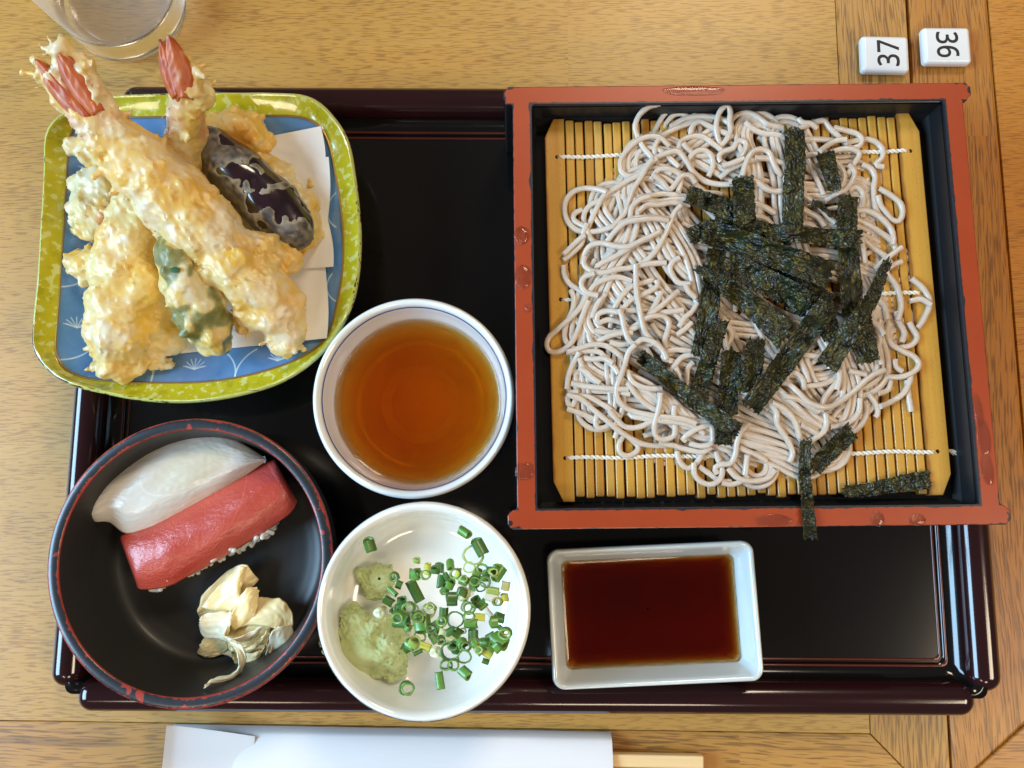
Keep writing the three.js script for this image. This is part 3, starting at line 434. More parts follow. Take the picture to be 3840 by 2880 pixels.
{
  const t = thing('tempura_plate', 'blue ceramic plate with mottled green rim carrying tempura', 'plate', new V3(PC.x, FL, PC.z));
  const bx = { x: -0.235, z: -0.205, s: 0.19 };
  const green = data(1024, 1024, (u, v) => {
    const x = u * 60, y = v * 60, n = fbm(x * 0.5, y * 0.5, 2, 3), p = fbm(x * 0.95, y * 0.95, 7, 3), f = noise(x * 4, y * 4, 1);
    let c = mixc(S(172, 164, 14), S(188, 180, 44), 0.5 + 0.6 * n + 0.1 * f); c = mixc(c, S(206, 210, 152), sstep(p, 0.08, 0.2) * 0.75); c = mixc(c, S(146, 142, 16), 0.5 * sstep(-n, 0.15, 0.4));
    return c;
  });
  const greenM = phys({ map: green, roughness: 0.18, clearcoat: 0.9, clearcoatRoughness: 0.05 });
  const edgeT = data(1024, 256, (u, v) => { const a = u * 2 * PI, x = Math.cos(a), y = Math.sin(a), n = fbm(x * 20, y * 20, v * 3, 3), b = fbm(x * 2.4 + 3, y * 2.4, 4, 2); let c = mixc(S(176, 180, 60), S(205, 214, 168), 0.5 + 0.7 * n); c = mixc(c, S(112, 84, 14), sstep(n + 0.9 * b, 0.20, 0.36)); c = mixc(c, S(40, 34, 14), sstep(noise(x * 50, y * 50, v * 6) + b, 0.5, 0.62)); return c; });
  part(t, 'rim', planar(loft([gold, inwards(gold, -0.02, LINEY + 0.0006), outer.map((p, i) => new V3(lerp(gold[i].x, p.x, 0.55), lerp(LINEY, RIMY, 0.55), lerp(gold[i].z, p.z, 0.55))), inwards(outer, 0.030, RIMY - 0.0006), inwards(outer, 0.018, RIMY)]), bx.s, bx.s, 0, bx.x, bx.z), greenM);
  part(t, 'outer_edge', loft([inwards(outer, 0.018, RIMY), inwards(outer, 0.008, RIMY - 0.0002), inwards(outer, 0.0, RIMY - 0.0012), inwards(outer, 0.002, RIMY - 0.0030), inwards(outer, 0.05, RIMY - 0.009), inwards(outer, 0.16, 0.0270)]), phys({ map: edgeT, roughness: 0.18, clearcoat: 0.9, clearcoatRoughness: 0.05 }));
  part(t, 'foot', loft([inwards(outer, 0.16, 0.0270), inwards(outer, 0.40, 0.0190), inwards(outer, 0.44, FL + 0.001), inwards(outer, 0.455, FL), inwards(outer, 0.48, FL), inwards(outer, 0.5, 0.020), inwards(outer, 0.99, 0.021)]), porcelain);
  const gl = []; for (let k = 0; k <= 5; k++) { const a = k / 5 * PI; gl.push(gold.map((p) => { const r = 1 + 0.0085 * Math.cos(a); return new V3(PC.x + (p.x - PC.x) * r, LINEY + 0.0005 * Math.sin(a), PC.z + (p.z - PC.z) * r); })); }
  part(t, 'gold_line', loft(gl), phys({ color: lin(0.30, 0.19, 0.06), metalness: 0.6, roughness: 0.35 }));
  const cv = document.createElement('canvas'); cv.width = cv.height = 1024; const x = cv.getContext('2d');
  x.fillStyle = '#5783b2'; x.fillRect(0, 0, 1024, 1024);
  for (let i = 0; i < 900; i++) { const n = rnd(); x.fillStyle = n > 0.5 ? 'rgba(120,160,205,0.05)' : 'rgba(60,100,150,0.05)'; x.beginPath(); x.ellipse(rnd() * 1024, rnd() * 1024, 10 + rnd() * 40, 8 + rnd() * 30, rnd() * 3, 0, 7); x.fill(); }
  const U = (px, py) => { const p = at(px, py, WELLY + 0.002); return [(p.x - bx.x) / bx.s * 1024, (p.z - bx.z) / bx.s * 1024]; };
  x.lineCap = 'round';
  const ln = (a, w) => { x.strokeStyle = 'rgba(208,220,226,0.75)'; x.lineWidth = w; x.beginPath(); a.forEach((q, i) => { const [px, py] = U(...q); i ? x.lineTo(px, py) : x.moveTo(px, py); }); x.stroke(); };
  const pine = (px, py, r, t0 = -90) => { for (let k = -3; k <= 3; k++) { const a = (t0 + k * 24) * PI / 180; ln([[px, py], [px + r * Math.cos(a), py + r * Math.sin(a)]], 2.6); } for (const s of [-1, 1]) ln([[px, py], [px + s * r * 0.75, py - r * 0.3]], 3.2); };
  pine(353, 648, 48); pine(296, 1232, 40); pine(735, 1388, 44); pine(1050, 1358, 40); pine(480, 460, 34);
  const wave = (px, py, r, a0, a1) => { const p = []; for (let k = 0; k <= 20; k++) { const a = lerp(a0, a1, k / 20) * PI / 180; p.push([px + r * Math.cos(a), py + r * 0.8 * Math.sin(a)]); } ln(p, 4); };
  for (const [a, b] of [[585, 1420], [895, 1420]]) { wave(a - 160, b - 6, 160, -55, 0); wave(a + 160, b - 6, 160, 180, 235); ln([[a, b - 6], [a, b + 14]], 5); }
  wave(240, 1260, 120, 20, 95); wave(230, 1000, 110, 10, 80); wave(1330, 800, 100, 130, 230); wave(1320, 1080, 90, 120, 220); wave(900, 400, 120, 20, 90); wave(1000, 480, 90, 150, 240); wave(250, 900, 90, -60, 60);
  const tx = new THREE.CanvasTexture(cv); tx.colorSpace = THREE.SRGBColorSpace; tx.flipY = false; tx.needsUpdate = true;
  const wr = [gold, inwards(gold, 0.02, LINEY - 0.0006), inwards(gold, 0.06, LINEY - 0.0020), inwards(gold, 0.13, WELLY + 0.0034), inwards(gold, 0.22, WELLY + 0.0010), inwards(gold, 0.32, WELLY), inwards(gold, 0.6, WELLY), inwards(gold, 0.995, WELLY)];
  part(t, 'well', planar(loft(wr), bx.s, bx.s, 0, bx.x, bx.z), phys({ map: tx, roughness: 0.16, clearcoat: 0.9, clearcoatRoughness: 0.05 }));
}
// paper under the tempura
{
  const paper = phys({ color: lin(0.80, 0.79, 0.78), roughness: 0.85, bumpMap: data(256, 256, (u, v) => 0.5 + 0.4 * noise(u * 70, v * 70), false), bumpScale: 0.00005 });
  const t = thing('tempura_paper', 'folded white absorbent paper sheet under the tempura', 'paper', new V3(PC.x, WELLY, PC.z));
  const lay = (TL, TR, BR, BL, lift, wob) => (u, v) => { const px = lerp(lerp(TL[0], TR[0], u), lerp(BL[0], BR[0], u), v), py = lerp(lerp(TL[1], TR[1], u), lerp(BL[1], BR[1], u), v); const q = at(px + wob * Math.sin(v * 9) * u, py, 0.034); q.y = wellY(q.x, q.z) + lift + 0.0006 + 0.0012 * u * u * (0.5 + 0.5 * Math.sin(v * 7 + 1)); const r = at(px + wob * Math.sin(v * 9) * u, py, q.y); return r; };
  part(t, 'sheet', patch(40, 40, lay([410, 610], [1232, 588], [1222, 1268], [420, 1352], 0.0003, 8), 0.00018), paper);
  part(t, 'folded_layer', patch(30, 30, lay([560, 600], [1203, 473], [1246, 1000], [560, 1040], 0.0007, 9), 0.00018), paper);
}
// ---------------------------------------------------------------- tempura
const smin = (a, b, k) => { const h = Math.max(k - Math.abs(a - b), 0) / k; return Math.min(a, b) - h * h * k * 0.25; };
function capsule(x, y, z, c) {
  const bx = c.bx, by = c.by, bz = c.bz, px = x - c.ax, py = y - c.ay, pz = z - c.az; let t = (px * bx + py * by + pz * bz) / c.l2; t = t < 0 ? 0 : t > 1 ? 1 : t;
  const dx = px - bx * t, dy = py - by * t, dz = pz - bz * t; return Math.sqrt(dx * dx + dy * dy + dz * dz) - (c.ra + (c.rb - c.ra) * t);
}
const seg = (a, b, ra, rb) => { const d = { ax: a.x, ay: a.y, az: a.z, bx: b.x - a.x, by: b.y - a.y, bz: b.z - a.z, ra, rb }; d.l2 = d.bx ** 2 + d.by ** 2 + d.bz ** 2 + 1e-12; return d; };
const chainOf = (list) => { const p = list.map(([x, y, h, r]) => ({ p: at(x, y, h), r: r / 1000 })), o = []; for (let i = 0; i + 1 < p.length; i++) o.push(seg(p[i].p, p[i + 1].p, p[i].r, p[i + 1].r)); return o; };
function crumbs(segs, n, rMin, rMax, spikes) {                 // bubbles and flakes of batter that stand off the body
  const o = [];
  for (let i = 0; i < n + spikes; i++) {
    const s = segs[Math.floor(rnd() * segs.length)], t = rnd(), r = lerp(s.ra, s.rb, t), a = rnd() * 2 * PI, e = rr(-0.35, 0.9), d = new V3(Math.cos(a) * Math.cos(e), Math.sin(e), Math.sin(a) * Math.cos(e));
    const p = new V3(s.ax + s.bx * t, s.ay + s.by * t, s.az + s.bz * t).addScaledVector(d, r * 0.96);
    if (i < n) { const q = rr(rMin, rMax); o.push(seg(p, p.clone().addScaledVector(d, q * 0.3), q, q * 0.9)); }
    else { d.y *= 0.4; const side = new V3(-d.z, rr(-0.2, 0.2), d.x), p2 = p.clone().addScaledVector(d, rr(0.002, 0.006)).addScaledVector(side, rr(-0.004, 0.004)); o.push(seg(p, p2, rr(0.0012, 0.0022), rr(0.0004, 0.0009))); }
  }
  for (let i = 0; i < spikes * 0.5; i++) {                    // thin lacy flakes: short fans of batter joined at the root
    const s = segs[Math.floor(rnd() * segs.length)], t = rnd(), r = lerp(s.ra, s.rb, t), a = rnd() * 2 * PI, d = new V3(Math.cos(a), rr(-0.1, 0.5), Math.sin(a)).normalize(), p = new V3(s.ax + s.bx * t, s.ay + s.by * t, s.az + s.bz * t).addScaledVector(d, r * 0.9), sd = new V3(-d.z, rr(-0.4, 0.4), d.x).normalize();
    for (let k = -2; k <= 2; k++) o.push(seg(p.clone().addScaledVector(sd, k * 0.0006), p.clone().addScaledVector(d, rr(0.0022, 0.0048)).addScaledVector(sd, k * rr(0.0011, 0.0017)), 0.0010, 0.00055));
  }
  return o;
}
function batterField(segs, bits, o = {}) {
  const k = o.k ?? 0.005, amp = o.amp ?? 1, sd = o.seed ?? 0;
  return (x, y, z) => {
    let d = 1; for (const s of segs) d = smin(d, capsule(x, y, z, s), k);
    if (d > 0.010) return d;
    for (const b of bits) d = smin(d, capsule(x, y, z, b), 0.0016);
    if (d > 0.004 || d < -0.004) return d;
    const n1 = noise(x * 120, y * 120, z * 120 + sd), n2 = noise(x * 290, y * 290, z * 290 + sd), n3 = noise(x * 640, y * 640, z * 640 + sd);
    return d - amp * (0.0024 * n1 + 0.0015 * (0.26 - Math.abs(n2)) + 0.0007 * n3);
  };
}
function bounds(segs, m = 0.006) { const lo = [9, 9, 9], hi = [-9, -9, -9]; for (const s of segs) for (const t of [0, 1]) { const p = [s.ax + s.bx * t, s.ay + s.by * t, s.az + s.bz * t], r = t ? s.rb : s.ra; for (let k = 0; k < 3; k++) { lo[k] = Math.min(lo[k], p[k] - r - m); hi[k] = Math.max(hi[k], p[k] + r + m); } } return [lo, hi]; }
const batterMat = phys({ vertexColors: true, roughness: 0.44, clearcoat: 0.22, clearcoatRoughness: 0.24, transmission: 0.36, thickness: 0 });
const PALE = [0.92, 0.76, 0.34], GOLDEN = [0.92, 0.58, 0.085], CREAM = [0.92, 0.86, 0.66], BLUSH = [0.88, 0.46, 0.16];
const batterColor = (sd, warm = 0) => (x, y, z) => { const a = fbm(x * 60, y * 60, z * 60 + sd, 3), b = noise(x * 260, y * 260, z * 260 + sd), e = noise(x * 40, y * 40, z * 40 + sd + 9); let c = mixc(PALE, GOLDEN, clamp(0.55 + warm + 1.4 * a, 0, 1)); c = mixc(c, CREAM, clamp(0.10 + 0.7 * b + 1.2 * e, 0, 0.85)); return c; };
function fry(name, label, cat, list, o) {
  const segs = list.flatMap(chainOf), bits = crumbs(segs, o.bits ?? 60, 0.0012, 0.0034, o.spikes ?? 24), [lo, hi] = bounds([...segs, ...bits]);
  lo[1] = Math.max(lo[1], WELLY - 0.001);
  const c0 = at(...list[0][list[0].length >> 1].slice(0, 2), WELLY + 0.001), t = thing(name, label, cat, new V3(c0.x, WELLY + 0.001, c0.z), o.group), f = batterField(segs, bits, o);
  const g = nets((x, y, z) => Math.max(f(x, y, z), wellY(x, z) + 0.0009 - y), lo, hi, o.cell ?? 0.0010);
  part(t, 'batter', paint(g, o.color), batterMat); return t;
}
const shellMat = phys({ vertexColors: true, roughness: 0.5, clearcoat: 0.12, clearcoatRoughness: 0.3 });
function tailFan(t, blades) {                                  // the shrimp's red tail blades, each a leaf of shell
  for (const [a, b, wd, bend] of blades) {
    const A = at(...a), B = at(...b), d = B.clone().sub(A), n = new V3(-d.z, 0, d.x).normalize();
    const g = patch(24, 10, (u, v) => { const w = wd * Math.pow(Math.sin(PI * Math.min(0.96, 0.16 + 0.80 * u)), 0.7), s = (v - 0.5) * 2, p = A.clone().addScaledVector(d, u).addScaledVector(n, s * w); p.y += bend * (1 - s * s) + 0.0003 * Math.sin(s * 9) + 0.0006 * noise(u * 9, v * 9, wd * 900); return p; }, 0.0009);
    part(t, 'tail_blade', paint(g, (x, y, z) => mixc(mixc([0.33, 0.040, 0.008], [0.56, 0.13, 0.014], 0.5 + 0.7 * fbm(x * 160, y * 90, z * 160, 2)), [0.80, 0.52, 0.32], sstep(noise(x * 210, z * 210, 4), 0.30, 0.6) * 0.45)), shellMat);
  }
}
{
  const nearTail = (px, py, h, R) => { const q = at(px, py, h); return (x, y, z) => sstep(R - Math.hypot(x - q.x, y - q.y, z - q.z), 0, R * 0.5); };
  const n1 = nearTail(330, 430, 0.08, 0.022), n2 = nearTail(692, 440, 0.073, 0.018), bc = batterColor(2, 0.12), bc2 = batterColor(30, -0.05);
  const pinkish = (c, x, y, z, k) => mixc(c, noise(x * 180, y * 180, z * 180) > 0.02 ? [0.72, 0.30, 0.18] : [0.80, 0.56, 0.36], 0.75 * k * sstep(noise(x * 90, y * 90, z * 90 + 5), -0.25, 0.3));
  const A = fry('shrimp_tempura', 'long golden shrimp tempura lying on top with its split red tail raised', 'tempura', [
    [[225, 285, 0.0855, 4.5], [262, 338, 0.084, 5.5], [330, 425, 0.080, 7.5], [420, 520, 0.075, 10], [520, 610, 0.069, 13], [640, 730, 0.063, 15], [760, 860, 0.059, 15], [870, 980, 0.055, 14], [975, 1085, 0.051, 12.5], [1040, 1165, 0.048, 11], [1072, 1235, 0.045, 7.5], [1045, 1288, 0.042, 4]],
    [[900, 1010, 0.051, 10], [860, 1060, 0.045, 7]], [[980, 1120, 0.047, 9], [950, 1180, 0.044, 6.5], [915, 1215, 0.041, 3.5]], [[1070, 960, 0.05, 4], [1000, 950, 0.052, 8]], [[1115, 985, 0.045, 2.4], [1060, 955, 0.05, 4]], [[146, 232, 0.0915, 1.9], [185, 300, 0.088, 2.2], [240, 390, 0.083, 3]], [[214, 186, 0.0955, 1.8], [222, 205, 0.094, 1.6]], [[300, 230, 0.092, 2.0], [330, 300, 0.089, 2.6], [390, 400, 0.084, 4]]],
    { bits: 120, spikes: 70, seed: 3, color: (x, y, z) => pinkish(mixc(bc(x, y, z), BLUSH, 0.25 * clamp(fbm(x * 45, y * 45, z * 45 + 7, 2) + 0.2, 0, 1)), x, y, z, n1(x, y, z)), group: 'shrimp tempura' });
  tailFan(A, [[[335, 450, 0.085], [146, 236, 0.092], 0.0050, 0.0026], [[375, 430, 0.086], [216, 190, 0.096], 0.0054, 0.0026]]);
  const B = fry('shrimp_tempura', 'pale lumpy shrimp tempura beneath the other with its red tail upright', 'tempura', [
    [[672, 335, 0.088, 4.6], [688, 420, 0.076, 6], [702, 500, 0.063, 7.2], [695, 580, 0.053, 9], [640, 670, 0.049, 11], [555, 770, 0.050, 13.5], [505, 900, 0.047, 14], [465, 1030, 0.046, 13.5], [455, 1160, 0.046, 13.5], [450, 1270, 0.045, 12.5], [450, 1365, 0.042, 8.5]],
    [[420, 1020, 0.042, 9], [330, 1000, 0.040, 6], [278, 985, 0.039, 3]], [[410, 570, 0.052, 8], [330, 560, 0.048, 4], [283, 552, 0.047, 1.2]], [[420, 600, 0.048, 8], [360, 600, 0.046, 2.5], [345, 588, 0.045, 1]], [[520, 1200, 0.040, 9], [600, 1260, 0.036, 7], [650, 1290, 0.035, 5]], [[500, 1350, 0.036, 6], [590, 1370, 0.0345, 3.5], [650, 1372, 0.034, 1.5]], [[745, 370, 0.082, 5], [730, 320, 0.086, 4], [768, 345, 0.084, 3.5]], [[560, 1080, 0.05, 10], [600, 1140, 0.043, 7]], [[400, 1380, 0.036, 5], [370, 1355, 0.035, 3]], [[712, 225, 0.096, 1.6], [722, 300, 0.091, 3], [740, 360, 0.084, 4.5]]],
    { bits: 140, spikes: 80, seed: 17, color: (x, y, z) => pinkish(bc2(x, y, z), x, y, z, n2(x, y, z)), group: 'shrimp tempura' });
  tailFan(B, [[[668, 370, 0.091], [606, 160, 0.102], 0.0040, 0.0020], [[695, 380, 0.090], [640, 146, 0.103], 0.0056, 0.0028]]);
  const bc3 = batterColor(50, -0.2), oc = at(425, 835, 0.05);
  fry('vegetable_tempura', 'small pale battered vegetable ball with orange and green showing', 'tempura', [[[330, 705, 0.042, 7], [345, 770, 0.044, 8.5], [385, 810, 0.044, 8.5], [335, 850, 0.040, 6]], [[400, 690, 0.045, 8], [360, 700, 0.045, 8]]],
    { bits: 70, spikes: 10, seed: 41, color: (x, y, z) => { const k = sstep(0.009 - Math.hypot(x - oc.x, z - oc.z), 0, 0.004); return mixc(mixc(bc3(x, y, z), [0.20, 0.26, 0.12], 0.5 * sstep(noise(x * 200, y * 200, z * 200 + 3), 0.3, 0.5)), [0.74, 0.28, 0.03], k); } });
  const bc4 = batterColor(66, 0.1);
  fry('pumpkin_tempura', 'small tempura piece with bright orange patch behind the eggplant', 'tempura', [[[815, 470, 0.046, 6], [870, 490, 0.045, 8], [930, 510, 0.043, 8], [955, 545, 0.042, 5]]],
    { bits: 30, spikes: 14, seed: 61, color: (x, y, z) => { const q = at(905, 520, 0.05), k = sstep(0.008 - Math.hypot(x - q.x, z - q.z), 0, 0.005); return mixc(bc4(x, y, z), [0.80, 0.36, 0.02], 0.85 * k); } });
  // eggplant: skin under a torn film of batter, with a fringe below
  {
    const sg = chainOf([[800, 555, 0.050, 9.5], [900, 655, 0.0485, 11.8], [1010, 760, 0.047, 12.0], [1092, 850, 0.0455, 10.6]]), fringe = chainOf([[960, 600, 0.040, 6], [1050, 690, 0.040, 7], [1130, 790, 0.039, 7], [1140, 870, 0.038, 6], [1090, 920, 0.037, 5]]), b2 = crumbs(fringe, 44, 0.0012, 0.003, 22);
    const c0 = at(950, 720, WELLY), t = thing('eggplant_tempura', 'dark purple eggplant tempura under a torn grey film of batter', 'tempura', new V3(c0.x, WELLY + 0.001, c0.z));
    const body = (x, y, z) => { let d = 1; for (const s of sg) d = smin(d, capsule(x, y, z, s), 0.004); return d; };
    const torn = (x, y, z) => fbm(x * 72 + 2.3, y * 40, z * 72 + 0.6, 3) + 0.04;
    const [lo, hi] = bounds(sg, 0.004), streak = (x, y, z) => noise((x + z) * 60, y * 200, (x - z) * 420);
    part(t, 'eggplant_skin', paint(nets((x, y, z) => { const d = body(x, y, z); return Math.abs(d) > 0.004 ? d : d - 0.0004 * noise(x * 160, y * 160, z * 160) - 0.0002 * streak(x, y, z); }, lo, hi, 0.0010), (x, y, z) => mixc([0.012, 0.005, 0.009], [0.030, 0.012, 0.018], 0.5 + fbm(x * 200, y * 200, z * 200, 2))), phys({ vertexColors: true, roughness: 0.20, clearcoat: 0.7, clearcoatRoughness: 0.1 }));
    part(t, 'batter_film', paint(nets((x, y, z) => { const d = body(x, y, z); if (Math.abs(d) > 0.004) return d; return Math.max(d - 0.0007 - 0.0005 * noise(x * 380, y * 380, z * 380) - 0.0004 * noise(x * 160, y * 160, z * 160), -0.0008 - d, -0.012 * torn(x, y, z)); }, lo, hi, 0.00075), (x, y, z) => { const n = fbm(x * 260, y * 260, z * 260, 3), e = sstep(0.09 - torn(x, y, z), 0, 0.08); return mixc(mixc([0.050, 0.040, 0.042], [0.22, 0.19, 0.14], clamp(0.40 + 1.4 * n + 0.4 * streak(x, y, z), 0, 1)), [0.42, 0.37, 0.26], 0.6 * e); }), phys({ vertexColors: true, roughness: 0.55, clearcoat: 0.1 }));
    const [l2, h2] = bounds([...fringe, ...b2]); const ff = batterField(fringe, b2, { seed: 77 });
    part(t, 'batter_fringe', paint(nets((x, y, z) => Math.max(ff(x, y, z), wellY(x, z) + 0.0009 - y), l2, h2, 0.001), batterColor(80, 0.05)), batterMat);
  }
  // green pepper
  {
    const sg = chainOf([[655, 885, 0.060, 7], [672, 960, 0.060, 9], [705, 1070, 0.058, 9.6], [750, 1170, 0.053, 9.6], [795, 1245, 0.048, 8], [825, 1290, 0.043, 4]]), bits = crumbs(sg, 60, 0.0012, 0.0032, 16);
    const c0 = at(730, 1120, WELLY), t = thing('pepper_tempura', 'green pepper tempura in thin translucent batter leaning on the shrimp', 'tempura', new V3(c0.x, WELLY + 0.001, c0.z));
    const bare = (x, y, z) => sstep(fbm(x * 75 + 4, y * 75, z * 75 + 1, 3), -0.06, 0.10), f0 = batterField(sg, bits, { seed: 90, amp: 0.8, k: 0.004 }), [lo, hi] = bounds([...sg, ...bits]), bc5 = batterColor(95, -0.1);
    const stem = chainOf([[800, 1250, 0.046, 4], [835, 1300, 0.042, 3.4], [850, 1285, 0.041, 2.4]]);
    part(t, 'batter', paint(nets((x, y, z) => { const d = f0(x, y, z); return Math.max(d, wellY(x, z) + 0.0009 - y); }, lo, hi, 0.0010), (x, y, z) => mixc(bc5(x, y, z), mixc([0.12, 0.15, 0.03], [0.32, 0.32, 0.10], 0.5 + 0.8 * noise(x * 300, y * 300, z * 300)), 0.92 * bare(x, y, z))), batterMat);
    const [l3, h3] = bounds(stem, 0.003);
    part(t, 'stem', nets((x, y, z) => { let d = 1; for (const s of stem) d = smin(d, capsule(x, y, z, s), 0.002); return d - 0.0003 * noise(x * 400, y * 400, z * 400); }, l3, h3, 0.0007), phys({ color: lin(0.07, 0.13, 0.02), roughness: 0.35, clearcoat: 0.4 }));
    const g = new THREE.SphereGeometry(0.0016, 10, 8); g.scale(1.5, 0.25, 0.8); const q = at(656, 1012, 0.0700); g.translate(q.x, q.y, q.z); part(t, 'herb_fleck', g, std({ color: lin(0.02, 0.08, 0.012), roughness: 0.6 }));
  }
  for (const [px, py, s] of [[1140, 1302, 2.2], [790, 1275, 1.2], [1160, 700, 2.4], [560, 1330, 1.6]]) { const q = at(px, py, WELLY + 0.003), y = wellY(q.x, q.z) + 0.0012, sg = [0, 1, 2, 3].map(() => { const p = new V3(q.x + rr(-1, 1) * s / 900, y + rr(0.0002, 0.0012), q.z + rr(-1, 1) * s / 900); return seg(p, p, s / 1700, s / 1700); }), [lo, hi] = bounds(sg, 0.002); single('batter_crumb', 'loose crumb of fried batter on the tempura plate', 'crumb', paint(nets((x, y2, z) => { let d = 1; for (const e of sg) d = smin(d, capsule(x, y2, z, e), 0.001); return d - 0.0003 * noise(x * 700, y2 * 700, z * 700); }, lo, hi, 0.0004), batterColor(120)), batterMat, new V3(q.x, y, q.z), 'loose batter crumbs'); }
}

// ---------------------------------------------------------------- sushi in the bowl
const lineAt = (pts, t) => { const n = pts.length - 1, k = Math.min(n - 1, Math.floor(t * n)), f = t * n - k; const p0 = pts[Math.max(0, k - 1)], p1 = pts[k], p2 = pts[k + 1], p3 = pts[Math.min(n, k + 2)]; return [0, 1].map((i) => 0.5 * (2 * p1[i] + (p2[i] - p0[i]) * f + (2 * p0[i] - 5 * p1[i] + 4 * p2[i] - p3[i]) * f * f + (3 * p1[i] - p0[i] - 3 * p2[i] + p3[i]) * f * f * f)); };
function slice(top, bot, hc, he, o) {                          // a draped slice between two traced edges; hc, he heights of ridge and hem
  return patch(90, 44, (u, v) => {
    const a = lineAt(top, u), b = lineAt(bot, u), px = lerp(a[0], b[0], v), py = lerp(a[1], b[1], v), e = Math.abs(2 * v - 1), q = Math.abs(2 * u - 1);
    const y = he + (hc - he) * (1 - Math.pow(e, o.pv)) * (1 - 0.75 * Math.pow(q, o.pu)) + 0.0011 * fbm(u * 5, v * 3, o.seed, 2) + 0.00018 * noise(u * 50, v * 24, o.seed);
    return at(px, py, y);
  }, (u, v) => o.th * (0.6 + 0.4 * Math.min(1, 8 * Math.min(u, 1 - u, v, 1 - v))));
}
function riceBed(t, from, to, wd, y0, y1, n) {                 // grains pressed into a bed
  const A = at(...from, (y0 + y1) / 2), B = at(...to, (y0 + y1) / 2), d = B.clone().sub(A), nn = new V3(-d.z, 0, d.x).normalize(), geos = [], gr = new THREE.CapsuleGeometry(0.00115, 0.0030, 3, 7);
  const core = new RoundedBoxGeometry(d.length() * 0.96, y1 - y0 - 0.002, wd * 1.7, 4, 0.005); core.rotateY(-Math.atan2(d.z, d.x)); core.translate((A.x + B.x) / 2, (y0 + y1) / 2, (A.z + B.z) / 2); geos.push(core.index ? core.toNonIndexed() : core);
  const m = new THREE.Matrix4(), q = new THREE.Quaternion(), e = new THREE.Euler();
  for (let i = 0; i < n; i++) { const u = rr(-0.02, 1.02), s = rr(-1, 1), side = Math.abs(s) > 0.75; const p = A.clone().addScaledVector(d, u).addScaledVector(nn, (side ? Math.sign(s) : s) * wd * (0.92 + rr(-0.05, 0.05))); p.y = side ? rr(y0 + 0.0012, y1 - 0.001) : rr(y0, y0 + 0.002); e.set(rr(0, 3), rr(0, 3), rr(0, 3)); q.setFromEuler(e); m.compose(p, q, new V3(1, 1, 1)); geos.push(gr.clone().applyMatrix4(m).toNonIndexed()); }
  const o = part(t, 'rice', mergeGeometries(geos), phys({ color: lin(0.80, 0.79, 0.74), roughness: 0.45, transmission: 0.2, thickness: 0 })); o.userData.kind = 'stuff'; return o;
}
